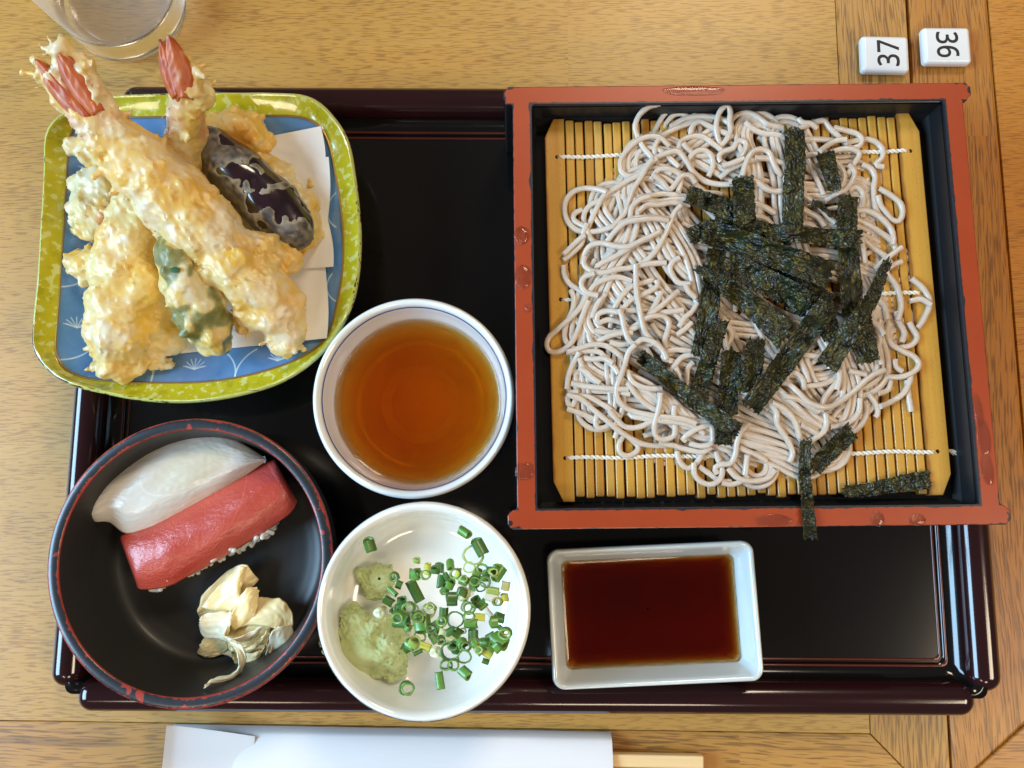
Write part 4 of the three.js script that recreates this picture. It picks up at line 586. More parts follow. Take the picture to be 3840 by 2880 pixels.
{
  const y0 = BF + 0.0006;
  const w = thing('white_fish_nigiri', 'nigiri sushi with translucent white fish slice beside the tuna', 'sushi', at(640, 1800, y0));
  const fishM = phys({ map: data(512, 256, (u, v) => { const n = fbm(u * 3, v * 2, 4, 3), arc = Math.abs(Math.hypot((u - 0.62) * 1.5, v - 0.35) - 0.40), st = noise(u * 10, v * 40 + u * 20, 6); let c = mixc(S(222, 216, 204), S(234, 230, 222), 0.5 + n); c = mixc(c, S(206, 190, 152), 0.5 * sstep(0.36 - Math.hypot((u - 0.6) * 1.3, v - 0.45), 0, 0.2)); c = mixc(c, S(240, 236, 226), 0.55 * sstep(0.012 - arc, 0, 0.01)); c = mixc(c, S(172, 160, 152), 0.8 * sstep(u + 0.25 * v, 0.90, 1.06)); return mixc(c, S(238, 234, 224), 0.14 * Math.max(0, st)); }), roughness: 0.3, clearcoat: 0.7, clearcoatRoughness: 0.22, transmission: 0.10, thickness: 0, bumpMap: data(256, 128, (u, v) => 0.5 + 0.3 * noise(u * 5 + v * 4, v * 16 - u * 9) + 0.2 * noise(u * 24, v * 30, 4), false), bumpScale: 0.0003 });
  riceBed(w, [440, 1860], [900, 1700], 0.0105, y0, 0.0385, 130);
  part(w, 'fish_slice', slice([[312, 1925], [335, 1850], [400, 1775], [490, 1722], [570, 1670], [651, 1631], [725, 1622], [799, 1620], [860, 1636], [930, 1675], [993, 1716]], [[318, 1934], [355, 1957], [410, 1960], [470, 2000], [550, 1985], [630, 1948], [710, 1905], [790, 1860], [870, 1815], [945, 1768], [1000, 1728]], 0.0440, 0.0360, { pv: 2.2, pu: 2.8, th: 0.0030, seed: 3 }), fishM);
  const t = thing('tuna_nigiri', 'nigiri sushi topped with a glossy red tuna slice', 'sushi', at(780, 1965, y0));
  const tunaM = phys({ map: data(512, 256, (u, v) => { const n = fbm(u * 3, v * 2.4, 2, 3), g = noise(u * 70, v * 50, 3), sp = noise(u * 190, v * 110, 8), arc = Math.abs(Math.hypot((u - 0.15) * 2.2, v + 0.2) - 1.28), l2 = Math.abs(u - 0.86 - 0.06 * v); let c = mixc(S(182, 66, 52), S(196, 82, 64), 0.5 + n); c = mixc(c, S(160, 34, 40), 0.6 * sstep(0.10 - u, 0, 0.08)); c = mixc(c, S(172, 46, 50), 0.45 * sstep(u - v * 0.3, 0.62, 0.8)); c = mixc(c, S(222, 116, 100), 0.4 * sstep(0.008 - Math.min(arc, l2 * 0.6), 0, 0.006)); c = mixc(c, S(226, 120, 96), 0.35 * sstep(v - 0.15 * u, 0.86, 0.98)); c = mixc(c, S(224, 130, 118), 0.3 * sstep(sp, 0.3, 0.6)); return mixc(c, S(178, 44, 44), 0.2 * g); }), roughness: 0.34, clearcoat: 0.5, clearcoatRoughness: 0.28, bumpMap: data(512, 256, (u, v) => 0.5 + 0.25 * noise(u * 60, v * 40) + 0.2 * noise(u * 130, v * 90, 3), false), bumpScale: 0.00035 });
  riceBed(t, [547, 2138], [996, 1920], 0.0104, y0, 0.0365, 330);
  part(t, 'tuna_slice', slice([[450, 2022], [466, 2000], [560, 1962], [650, 1917], [750, 1865], [850, 1808], [940, 1762], [1008, 1728], [1030, 1724]], [[516, 2205], [540, 2212], [630, 2200], [700, 2165], [800, 2112], [900, 2053], [1000, 1990], [1090, 1925], [1116, 1880]], 0.0430, 0.0345, { pv: 2.3, pu: 4, th: 0.0042, seed: 9 }), tunaM);
}
// pickled ginger: thin curled slices
{
  const gm = (a, b) => phys({ map: data(256, 128, (u, v) => mixc(a, b, clamp(0.5 + 0.5 * fbm(u * 3, v * 14, 5, 3) + 0.2 * noise(u * 4, v * 60, 2), 0, 1))), bumpMap: data(256, 128, (u, v) => 0.5 + 0.3 * fbm(u * 5, v * 22, 7, 2) + 0.15 * noise(u * 12, v * 70, 3), false), bumpScale: 0.0001, roughness: 0.36, clearcoat: 0.4, clearcoatRoughness: 0.18, transmission: 0.06, thickness: 0 });
  const g1 = gm(S(248, 220, 150), S(252, 234, 178)), g2 = gm(S(250, 238, 198), S(253, 246, 218)), g3 = gm(S(242, 214, 150), S(250, 228, 172));
  const t = thing('pickled_ginger', 'crumpled heap of pale yellow pickled ginger slices in the sushi bowl', 'ginger', at(910, 2350, BF + 0.0004));
  const leaf = (m, A, B, yA, yB, curl, wav, sd) => part(t, 'ginger_slice', patch(36, 20, (u, v) => { const a = lineAt(A, u), b = lineAt(B, u), y = lerp(lineAt(yA.map((q) => [q, 0]), u)[0], lineAt(yB.map((q) => [q, 0]), u)[0], v) + 0.3 * curl * (1 - (2 * v - 1) ** 2) + (0.0006 + 1.2 * wav) * Math.sin(u * 6 + v * 4 + sd) + 0.0006 * noise(u * 7, v * 7, sd) + 0.0011 * Math.sin(u * 13 + sd * 2.1) * Math.pow(Math.abs(2 * v - 1), 3); const eg = Math.pow(Math.abs(2 * v - 1), 2), w = 6 * eg * noise(u * 7, v > 0.5 ? 4 : 1, sd), wz = 5 * eg * noise(u * 9, v > 0.5 ? 8 : 2, sd + 5); const yy = sd === 8 ? y : 0.0205 + (y - 0.0195) * 0.60; return at(w + lerp(a[0], b[0], v), wz + lerp(a[1], b[1], v), yy); }, 0.0006), m);
  leaf(g3, [[770, 2300], [850, 2290], [950, 2280], [1060, 2290]], [[810, 2440], [880, 2470], [960, 2470], [1030, 2420]], [0.021, 0.023, 0.024, 0.024], [0.019, 0.020, 0.021, 0.022], 0.004, 0.001, 14);
  leaf(g1, [[820, 2330], [880, 2310], [960, 2300], [1020, 2330]], [[860, 2440], [900, 2450], [950, 2440], [1000, 2430]], [0.027, 0.028, 0.029, 0.029], [0.024, 0.025, 0.026, 0.026], 0.003, 0.001, 15);
  leaf(g3, [[738, 2290], [760, 2230], [820, 2170], [880, 2125], [925, 2118]], [[750, 2318], [810, 2320], [870, 2290], [920, 2230], [970, 2175]], [0.021, 0.024, 0.027, 0.030, 0.031], [0.019, 0.022, 0.026, 0.027, 0.026], 0.004, 0.0008, 1);
  leaf(g1, [[752, 2278], [800, 2220], [850, 2165], [895, 2128], [918, 2122]], [[880, 2310], [900, 2262], [905, 2222], [915, 2180], [928, 2135]], [0.028, 0.031, 0.034, 0.035, 0.035], [0.031, 0.034, 0.034, 0.033, 0.033], 0.003, 0.0006, 2);
  leaf(g1, [[860, 2330], [885, 2270], [905, 2225], [940, 2200], [965, 2205]], [[872, 2365], [920, 2342], [955, 2310], [968, 2260], [970, 2215]], [0.034, 0.037, 0.038, 0.037, 0.035], [0.029, 0.031, 0.033, 0.033, 0.032], 0.003, 0.0005, 3);
  leaf(g3, [[960, 2240], [1010, 2242], [1060, 2250], [1090, 2290], [1098, 2350]], [[900, 2350], [960, 2345], [1010, 2352], [1030, 2370], [1010, 2470]], [0.026, 0.028, 0.030, 0.030, 0.028], [0.030, 0.033, 0.035, 0.035, 0.027], 0.002, 0.0008, 4);
  leaf(g2, [[1098, 2340], [1095, 2400], [1070, 2440], [1020, 2478], [975, 2480]], [[1040, 2352], [1020, 2370], [1008, 2400], [1002, 2440], [985, 2470]], [0.029, 0.029, 0.028, 0.025, 0.023], [0.037, 0.039, 0.037, 0.030, 0.024], 0.001, 0.0004, 5);
  leaf(g2, [[748, 2340], [755, 2310], [785, 2300], [850, 2292], [870, 2292]], [[746, 2345], [765, 2390], [820, 2396], [850, 2395], [862, 2340]], [0.031, 0.033, 0.033, 0.034, 0.034], [0.025, 0.026, 0.028, 0.032, 0.036], 0.002, 0.0005, 6);
  leaf(g2, [[850, 2345], [840, 2385], [880, 2398], [920, 2380], [955, 2362], [985, 2352]], [[828, 2360], [832, 2400], [880, 2412], [930, 2404], [960, 2390], [980, 2360]], [0.040, 0.041, 0.042, 0.042, 0.040, 0.038], [0.033, 0.034, 0.035, 0.035, 0.034, 0.034], 0.0008, 0.0003, 7);
  leaf(g2, [[870, 2400], [905, 2420], [918, 2470], [905, 2520], [870, 2548], [800, 2560], [770, 2574]], [[850, 2400], [880, 2432], [895, 2475], [885, 2515], [850, 2530], [800, 2545], [765, 2577]], [0.036, 0.036, 0.036, 0.037, 0.040, 0.045, 0.049], [0.034, 0.035, 0.036, 0.037, 0.039, 0.043, 0.049], 0.0012, 0.0006, 8);
  leaf(g1, [[910, 2430], [950, 2412], [985, 2385], [1000, 2362]], [[925, 2440], [970, 2425], [1000, 2400], [1012, 2378]], [0.033, 0.035, 0.037, 0.037], [0.032, 0.033, 0.035, 0.036], 0.001, 0.0002, 9);
  leaf(g3, [[915, 2440], [940, 2450], [980, 2440], [1000, 2420]], [[905, 2535], [940, 2525], [970, 2490], [985, 2450]], [0.027, 0.028, 0.029, 0.029], [0.021, 0.021, 0.021, 0.022], 0.003, 0.0008, 10);
  leaf(g3, [[738, 2450], [750, 2420], [770, 2390], [800, 2380]], [[775, 2468], [820, 2460], [850, 2440], [850, 2405]], [0.020, 0.022, 0.024, 0.025], [0.019, 0.020, 0.022, 0.025], 0.001, 0.0004, 11);
  leaf(g3, [[880, 2490], [872, 2470], [868, 2440], [860, 2420]], [[900, 2495], [900, 2470], [895, 2445], [890, 2430]], [0.021, 0.023, 0.025, 0.028], [0.021, 0.023, 0.026, 0.029], 0.001, 0.0006, 12);
}

// ---------------------------------------------------------------- condiments: wasabi and scallions
const DF = 0.0180 + LIFT;
{
  const wm = std({ vertexColors: true, roughness: 0.85 });
  const make = (label, list, sd, amp, cell, smoothAt) => {
    const P = list.map(([x, y, h, r]) => { const p = at(x, y, DF + 1.6 * h / 1000); return seg(p, p, SL * r / 1000, SL * r / 1000); }), [lo, hi] = bounds(P, 0.003), b = at(list[0][0], list[0][1], DF);
    const sp = smoothAt && at(...smoothAt.slice(0, 2), DF + smoothAt[2] / 1000);
    const dishY = (x, z) => { const r = Math.hypot(x - DISH.x, z - DISH.z); return DF + 0.0002 + 0.006 * sstep(r, 0.031, 0.0378); };
    const g = nets((x, y, z) => { let d = 1; for (const s of P) d = smin(d, capsule(x, y, z, s), 0.0035); if (d > 0.004) return d; const k = sp ? 1 - 0.93 * sstep(0.0115 - Math.hypot(x - sp.x, z - sp.z), 0, 0.004) : 1; const n2 = noise(x * 420, y * 420, z * 420 + sd), n3 = noise(x * 900, y * 900, z * 900 + sd); d -= amp * k * (0.0030 * noise(x * 150, y * 150, z * 150 + sd) + 0.0022 * (0.25 - Math.abs(n2)) + 0.0006 * n3); return Math.max(d, dishY(x, z) - y); }, lo, hi, cell);
    single('wasabi', label, 'wasabi', paint(g, (x, y, z) => { const a = fbm(x * 120, y * 120, z * 120 + sd, 3), f = noise(x * 700, y * 700, z * 700); return mixc(mixc([0.38, 0.44, 0.17], [0.50, 0.55, 0.27], clamp(0.5 + a, 0, 1)), [0.30, 0.35, 0.12], 0.4 * sstep(f, 0.3, 0.55)); }), wm, new V3(b.x, DF, b.z));
  };
  make('large lump of pale green wasabi with one smoothed face', [[1290, 2375, 4, 7], [1340, 2345, 5, 7.5], [1400, 2350, 5, 7], [1450, 2370, 4, 6], [1250, 2425, 3, 5], [1310, 2430, 5, 8], [1380, 2420, 6, 8], [1450, 2430, 5, 7], [1490, 2400, 3, 4.5], [1340, 2480, 3, 8], [1300, 2485, 2.5, 6], [1430, 2490, 3, 6], [1480, 2470, 3, 6], [1460, 2515, 1.5, 4], [1330, 2310, 2, 4.5]], 4, 1.15, 0.0006, [1325, 2468, 8]);
  make('small grated heap of wasabi among the scallions', [[1385, 2150, 1.5, 4.2], [1425, 2145, 1.5, 4], [1400, 2190, 2, 4.6], [1440, 2185, 1.8, 4.4], [1385, 2215, 0.8, 3.2], [1455, 2170, 1, 3]], 33, 1.25, 0.0005);
}
{
  const dishY = (x, z) => { const r = Math.hypot(x - DISH.x, z - DISH.z); return DF + 0.0002 + 0.0055 * sstep(r, 0.031, 0.0378); };
  const H = new Heights(DISH.x - 0.047, DISH.z - 0.047, DISH.x + 0.047, DISH.z + 0.047, 0.0005, dishY);
  const tone = { d: [[0.036, 0.125, 0.014], [0.14, 0.28, 0.05]], t: [[0.045, 0.15, 0.032], [0.11, 0.25, 0.06]], m: [[0.08, 0.24, 0.025], [0.22, 0.40, 0.08]], l: [[0.28, 0.42, 0.06], [0.48, 0.56, 0.18]], y: [[0.52, 0.52, 0.03], [0.66, 0.64, 0.16]], p: [[0.60, 0.62, 0.26], [0.68, 0.68, 0.40]], w: [[0.72, 0.72, 0.60], [0.74, 0.74, 0.62]] };
  const sm = phys({ vertexColors: true, roughness: 0.36, clearcoat: 0.3, clearcoatRoughness: 0.2 });
  const Zs = 0.0383 / 1000, names = { d: 'dark green', t: 'deep green', m: 'fresh green', l: 'light green', y: 'yellow', p: 'pale', w: 'white' };
  const kinds = { L: ['chopped scallion tube lying on its side', 'tubes'], R: ['chopped scallion ring standing open', 'rings'], C: ['small flat chip of scallion', 'chips'], P: ['solid chopped scallion stem', 'stems'] };
  function piece(px, py, kind, len, dia, ang, tn) {
    const L = Math.max(0.0012, len * Zs * (kind === 'C' ? 1 : 0.80)), R = dia * Zs / 2 * (kind === 'R' ? 0.90 : 0.80), [out, inn] = tone[tn], wall = kind === 'P' ? R * 0.97 : Math.min(R * 0.35, 0.00055), sq = rr(0.82, 0.96), rib = rr(0, 9);
    let g;
    if (kind === 'C') { g = patch(10, 8, (u, v) => new V3((u - 0.5) * L, 0.0006 - 0.0009 * (2 * v - 1) ** 2 * (dia > 90 ? 1 : 0.5), (v - 0.5) * 2 * R), 0.0006); paint(g, (x, y) => mixc(out, inn, y < -0.0002 ? 0.6 : 0.15 + 0.3 * rnd())); }
    else {
      const rows = 5, seg2 = 22, ro = [], f = (r, y, k, i) => { const a = i / seg2 * 2 * PI, w = 1 + 0.05 * Math.sin(a * 3 + rib) + 0.02 * Math.sin(a * 9 + rib); return new V3(Math.cos(a) * r * w, y + 0.00025 * Math.sin(a * 2 + rib) * k, Math.sin(a) * r * w * sq); };
      const ring = (r, y, k) => Array.from({ length: seg2 }, (_, i) => f(r, y, k, i)); const Ri = R - wall;
      for (let k = 0; k <= rows; k++) ro.push(ring(R, (k / rows - 0.5) * L, 1)); ro.push(ring((R + Ri) / 2, L / 2 + 0.0001, 1)); ro.push(ring(Ri, L / 2, 1)); if (kind === 'P') ro.push(ring(R * 0.01, L / 2 - 0.0002, 0)); else for (let k = rows; k >= 0; k--) ro.push(ring(Ri, (k / rows - 0.5) * L, 1)); if (kind === 'P') { ro.reverse(); ro.push(ring(R * 0.01, -L / 2, 0)); ro.reverse(); } else ro.push(ring(R, -L / 2, 1));
      g = loft(ro); paint(g, (x, y, z) => { const r = Math.hypot(x, z / sq), a = Math.atan2(z, x), st = 0.5 + 0.5 * Math.sin(a * 17 + rib), k = sstep(R * 0.94 - r, 0, R * 0.2), fd = clamp(y / L + 0.5 + 0.3 * Math.sin(rib), 0, 1); return mixc(mixc(out, inn, 0.30 * st + 0.25 * fd), inn, k); });
      if (kind === 'L' || (kind === 'P' && ang !== null)) { g.rotateX(PI / 2 - rr(0.1, 0.75) * (rnd() < 0.5 ? -1 : 1)); g.rotateY(PI / 2); g.rotateY(-(ang ?? 0) * PI / 180); } else { g.rotateZ(rr(-0.22, 0.22)); g.rotateX(rr(-0.22, 0.22)); }
    }
    if (kind === 'C') { g.rotateZ(rr(-0.2, 0.2)); g.rotateY(-ang * PI / 180); }
    g.computeBoundingBox(); const p0 = at(px, py, DF + 0.004), fp = Math.min(R, 0.0026), yy = H.get(p0.x, p0.z, fp * 0.6), q = at(px, py, yy + 0.002);
    const low = g.boundingBox.min.y, high = g.boundingBox.max.y; g.translate(q.x, yy - low - 0.0004, q.z);
    const hx = Math.max(g.boundingBox.max.x, g.boundingBox.max.z) * 0.8; H.put(q.x, q.z, hx, yy + (high - low) * (kind === 'R' && L > 0.003 ? 0.55 : 0.45));
    single('scallion_piece', `${names[tn]} ${kinds[kind][0]} in the white dish`, 'scallion', g, sm, new V3(q.x, yy, q.z), `chopped scallions, ${names[tn]} ${kinds[kind][1]}`);
  }
  const zs = [[1640, 380, 'L', 70, 60, 95, 'd'], [1100, 600, 'L', 90, 90, 20, 'd'], [1440, 290, 'R', 70, 90, 0, 'd'], [1680, 300, 'L', 110, 100, 90, 'd'], [1580, 790, 'R', 70, 90, 0, 'd'], [1010, 690, 'R', 90, 120, 0, 'd'], [1100, 850, 'R', 110, 160, 0, 'd'], [1260, 860, 'L', 140, 130, 60, 'd'], [1290, 740, 'L', 130, 160, 40, 'd'], [1480, 800, 'L', 130, 90, 60, 'd'],
    [1065, 5, 'L', 60, 105, 90, 'l'], [1050, 155, 'L', 140, 150, 90, 't'], [1188, 100, 'L', 150, 95, 95, 'y'], [1318, 90, 'L', 120, 125, 90, 't'], [1440, 55, 'L', 130, 110, 80, 'm'], [1525, 150, 'L', 150, 70, 110, 'y'], [1650, 85, 'R', 60, 150, 0, 'l'], [1740, 140, 'L', 90, 90, 30, 'd'], [1835, 180, 'L', 120, 110, 100, 'd'], [1885, 105, 'L', 70, 70, 0, 'd'], [1980, 150, 'L', 200, 130, 125, 'm'], [2040, 420, 'L', 90, 100, 80, 'y'], [2055, 290, 'P', 110, 110, 100, 'p'], [1340, 240, 'L', 150, 110, 95, 't'], [1405, 205, 'L', 150, 70, 60, 't'], [1590, 230, 'L', 110, 120, 20, 'm'], [1775, 300, 'R', 80, 120, 0, 'd'], [1460, 430, 'L', 130, 170, 0, 't'], [1740, 460, 'L', 130, 120, 60, 'd'], [1600, 380, 'P', 150, 130, 110, 'p'], [1625, 520, 'R', 100, 130, 0, 'm'],
    [1895, 400, 'C', 150, 150, 20, 'w'], [1910, 350, 'C', 120, 100, 10, 'l'], [1845, 565, 'C', 140, 60, 50, 'w'], [1765, 640, 'C', 100, 90, 5, 'y'], [1980, 640, 'L', 110, 120, 20, 't'], [2005, 770, 'L', 100, 60, 40, 'd'], [1045, 350, 'C', 220, 130, 62, 'd'], [840, 190, 'L', 60, 60, 30, 'd'], [865, 280, 'C', 60, 100, 20, 'd'], [800, 350, 'L', 150, 60, 35, 'm'], [750, 460, 'L', 120, 100, 30, 'd'], [670, 575, 'P', 120, 150, null, 'p'], [840, 565, 'L', 100, 110, 50, 't'], [905, 475, 'L', 130, 110, 95, 't'], [1010, 560, 'R', 60, 150, 0, 'l'], [1205, 560, 'R', 100, 150, 0, 'l'], [905, 670, 'L', 170, 160, 0, 't'], [1140, 700, 'L', 170, 190, 80, 'm'], [1370, 610, 'L', 150, 100, 90, 'd'], [1500, 660, 'R', 120, 170, 0, 't'], [1670, 710, 'L', 130, 100, 0, 'm'], [1690, 840, 'L', 120, 110, 90, 't'], [1410, 840, 'P', 190, 120, 20, 'p'],
    [1000, 950, 'L', 160, 110, -30, 'd'], [1145, 965, 'C', 120, 80, 20, 'y'], [1075, 1035, 'C', 80, 45, -25, 'd'], [1280, 1030, 'P', 45, 130, null, 'p'], [1440, 1020, 'R', 70, 190, 0, 't'], [1500, 960, 'L', 110, 120, 70, 't'], [1550, 950, 'L', 100, 70, 60, 'm'], [1620, 960, 'R', 60, 100, 0, 'd'], [1750, 960, 'L', 150, 110, 50, 'm'], [1830, 1035, 'C', 120, 80, 35, 'y'], [1595, 1080, 'R', 35, 130, 0, 'm'], [1390, 1170, 'R', 35, 120, 0, 'm'], [1470, 1170, 'R', 35, 110, 0, 'm'], [1830, 1135, 'C', 55, 55, 20, 'd'], [1880, 850, 'L', 90, 60, -30, 'd'], [1885, 950, 'L', 120, 90, 60, 'm'], [1990, 890, 'L', 160, 130, 30, 'm'], [1605, 1250, 'L', 110, 100, 35, 'm'], [1320, 1350, 'C', 130, 80, 80, 'm'], [950, 1430, 'R', 40, 135, 0, 'd'], [965, 1440, 'R', 36, 112, 0, 'm']];
  for (const [x, y, k, l, d, a, c] of zs) piece(1200 + x * 0.339, 2100 + y * 0.339, k, l, d, a, c);
  for (const [x, y, k, l, d, a, c] of zs) if ((k === 'L' || k === 'R') && x > 800 && y > 60 && y < 1060 && d < 165) piece(1200 + (x + rr(-95, 95)) * 0.339, 2100 + (y + rr(-95, 95)) * 0.339, rnd() < 0.55 ? 'L' : 'R', rr(45, 95), rr(65, 110), rr(0, 180), rnd() < 0.3 ? 'm' : rnd() < 0.2 ? 'l' : c === 'y' ? 'l' : c);
  for (const [x, y, k, l, d, a, c] of [[1385, 2044, 'L', 120, 110, 75, 'd'], [1741, 1997, 'L', 105, 80, 30, 'm'], [1775, 2082, 'R', 50, 165, 0, 'l'], [1797, 2052, 'L', 140, 105, 62, 't']]) piece(x, y, k, l, d, a, c);
}

// ---------------------------------------------------------------- soba noodles heaped on the mat
const NR = 0.00131;
const HEAP = new Heights(BOX.c.x - BOX.w / 2, BOX.c.z - BOX.d / 2, BOX.c.x + BOX.w / 2, BOX.c.z + BOX.d / 2, 0.0005, (x, z) => { const c = Math.cos(BOX.turn), s = Math.sin(BOX.turn), dx = x - BOX.c.x, dz = z - BOX.c.z, lx = Math.abs(dx * c - dz * s), lz = Math.abs(dx * s + dz * c); if (lx > BOX.w / 2 - 0.008 || lz > BOX.d / 2 - 0.008) return BOX.rim; const mx = x - MAT.c.x, mz = z - MAT.c.z; return Math.abs(mx) < MAT.w / 2 && Math.abs(mz) < MAT.d / 2 ? MAT.top : 0.0460; });
{
  const soba = phys({ map: data(256, 128, (u, v) => { const n = noise(u * 12, v * 6, 3), sp = noise(u * 44, v * 13, 7), f = noise(u * 30, v * 14, 5); let c = mixc(S(214, 196, 177), S(225, 209, 192), 0.5 + 0.5 * n + 0.2 * f); return mixc(c, S(128, 104, 84), 0.6 * sstep(sp, 0.56, 0.70)); }), roughness: 0.38, clearcoat: 0.4, clearcoatRoughness: 0.2, transmission: 0.18, thickness: 0, bumpMap: data(256, 64, (u, v) => 0.5 + 0.3 * noise(u * 40, v * 14) + 0.2 * noise(u * 110, v * 34, 2), false), bumpScale: 0.00006 });
  const label = 'pale grey buckwheat noodle strand in the heap on bamboo mat', group = 'soba noodles heaped on the bamboo mat';
  const lay = (flatPts, r, tw, low = 0, own = null) => {                            // drape a plan line over what is already there
    const n = flatPts.length, y = new Float32Array(n);
    for (let i = 0; i < n; i++) { const lim = MAT.top + 0.0040 - low + 0.0145 * sstep(1.02 - q(flatPts[i].x, flatPts[i].z), 0, 0.62), h = HEAP.get(flatPts[i].x, flatPts[i].z, r * 0.4) + r * 0.8; y[i] = h > lim ? lim + 0.30 * (h - lim) : h; }
    const ds = 0.0015, sl = 0.38 * ds;
    for (let i = 1; i < n; i++) y[i] = Math.max(y[i], y[i - 1] - sl); for (let i = n - 2; i >= 0; i--) y[i] = Math.max(y[i], y[i + 1] - sl);
    let z = Float32Array.from(y); for (let p = 0; p < 12; p++) { const q = Float32Array.from(z); for (let i = 1; i < n - 1; i++) z[i] = (q[i - 1] + 2 * q[i] + q[i + 1]) / 4; }
    for (let i = 0; i < n; i++) { flatPts[i].y = z[i] - 0.00025; HEAP.put(flatPts[i].x, flatPts[i].z, r * 0.8, z[i] + r * 0.25); }
    const g = tube(flatPts, (t) => r * (1 + 0.05 * Math.sin(t * 31 + tw * 7)), 10, { square: 0.075, ulen: 0.02, twist: 0.004 * Math.sin(tw * 3) });
    const uv = g.attributes.uv; for (let i = 0; i < uv.count; i++) uv.setX(i, uv.getX(i) + tw);
    single('soba_noodle', own ?? label, 'noodle', g, soba, new V3(flatPts[n >> 1].x, flatPts[n >> 1].y - r, flatPts[n >> 1].z), group);
  };
  // footprint of the heap, as a radius by direction
  const foot = [[2400, 430], [2560, 430], [2720, 420], [2900, 425], [3080, 440], [3250, 500], [3310, 600], [3360, 780], [3370, 900], [3380, 1100], [3430, 1200], [3410, 1350], [3380, 1480], [3290, 1600], [3180, 1700], [3000, 1770], [2850, 1790], [2700, 1790], [2600, 1740], [2500, 1690], [2350, 1640], [2230, 1580], [2160, 1500], [2150, 1360], [2160, 1270], [2170, 1150], [2160, 1020], [2190, 880], [2190, 780], [2230, 700], [2330, 640], [2370, 560], [2390, 490]].map(([a, b]) => at(a, b, 0.0555));
  const hc = at(2780, 1110, 0.0555), N = 180, rad = new Float32Array(N);
  for (let i = 0; i < N; i++) { const a = -PI + (i + 0.5) / N * 2 * PI, dx = Math.cos(a), dz = Math.sin(a); foot.forEach((p, k) => { const q = foot[(k + 1) % foot.length], ex = q.x - p.x, ez = q.z - p.z, det = dx * -ez + ex * dz; if (Math.abs(det) < 1e-12) return; const px = p.x - hc.x, pz = p.z - hc.z, t = (px * -ez + ex * pz) / det, s = (dx * pz - dz * px) / det; if (t > 0 && s >= 0 && s <= 1) rad[i] = Math.max(rad[i], t); }); }
  for (let i = 0; i < N; i++) rad[i] *= 1.0;
  const q = (x, z) => { const a = Math.atan2(z - hc.z, x - hc.x); return Math.hypot(x - hc.x, z - hc.z) / rad[Math.floor((a + PI) / (2 * PI) * N) % N]; };
  for (let k = 0; k < 46; k++) {                               // bundles: a leading strand and two that run beside it
    const a = rr(-PI, PI), m = Math.sqrt(rnd()) * (k < 30 ? 0.95 : 0.8), R0 = rad[Math.floor((a + PI) / (2 * PI) * N) % N] * m; let x = hc.x + Math.cos(a) * R0, z = hc.z + Math.sin(a) * R0, th = rr(0, 2 * PI), kap = 0, side = rnd() < 0.5 ? -1 : 1; const pts = [], dirs = [], n = Math.round(rr(90, 150)), sd = rr(0, 50);
    for (let i = 0; i < n; i++) {
      pts.push([x, z]); dirs.push(th); const f = fbm(x * 8, z * 8, 3 + Math.floor(k / 16), 2) * 2.6 + 0.4; let want = 0.7 * Math.sin(2 * (f - th)) * 55 + 18 * noise(i * 0.04, sd, 1); const e = q(x, z), ox = x - hc.x, oz = z - hc.z, outw = (Math.cos(th) * ox + Math.sin(th) * oz) / (Math.hypot(ox, oz) + 1e-6);
      if (e > 0.80 && outw > -0.25) want = side * lerp(80, 170, clamp((e - 0.8) * 5, 0, 1)); else if (e < 0.7) side = Math.sin(sd + i * 0.02) > 0 ? 1 : -1;
      kap += (want - kap) * 0.28; th += clamp(kap, -180, 180) * 0.0015; x += Math.cos(th) * 0.0015; z += Math.sin(th) * 0.0015;
    }
    for (const o of [0, -1, 1]) { const i0 = Math.floor(rr(0, 14)), i1 = n - Math.floor(rr(0, 14)), P = []; for (let i = i0; i < i1; i++) { const w = o * 2.05 * NR + 0.0011 * noise(i * 0.035, o * 7 + sd, 4); P.push(new V3(pts[i][0] - Math.sin(dirs[i]) * w, 0, pts[i][1] + Math.cos(dirs[i]) * w)); } lay(P, NR * rr(0.95, 1.05), rnd(), k < 28 ? 0.0075 : 0.0032); }
  }
  // strands followed in the photograph: frame, then points in it
  const FR = { A: [2050, 380, 2.765], B: [2750, 380, 2.765], C: [2050, 950, 2.765], D: [2050, 1350, 2.765], F: [2900, 1200, 2.353], G: [2800, 250, 1.746] };
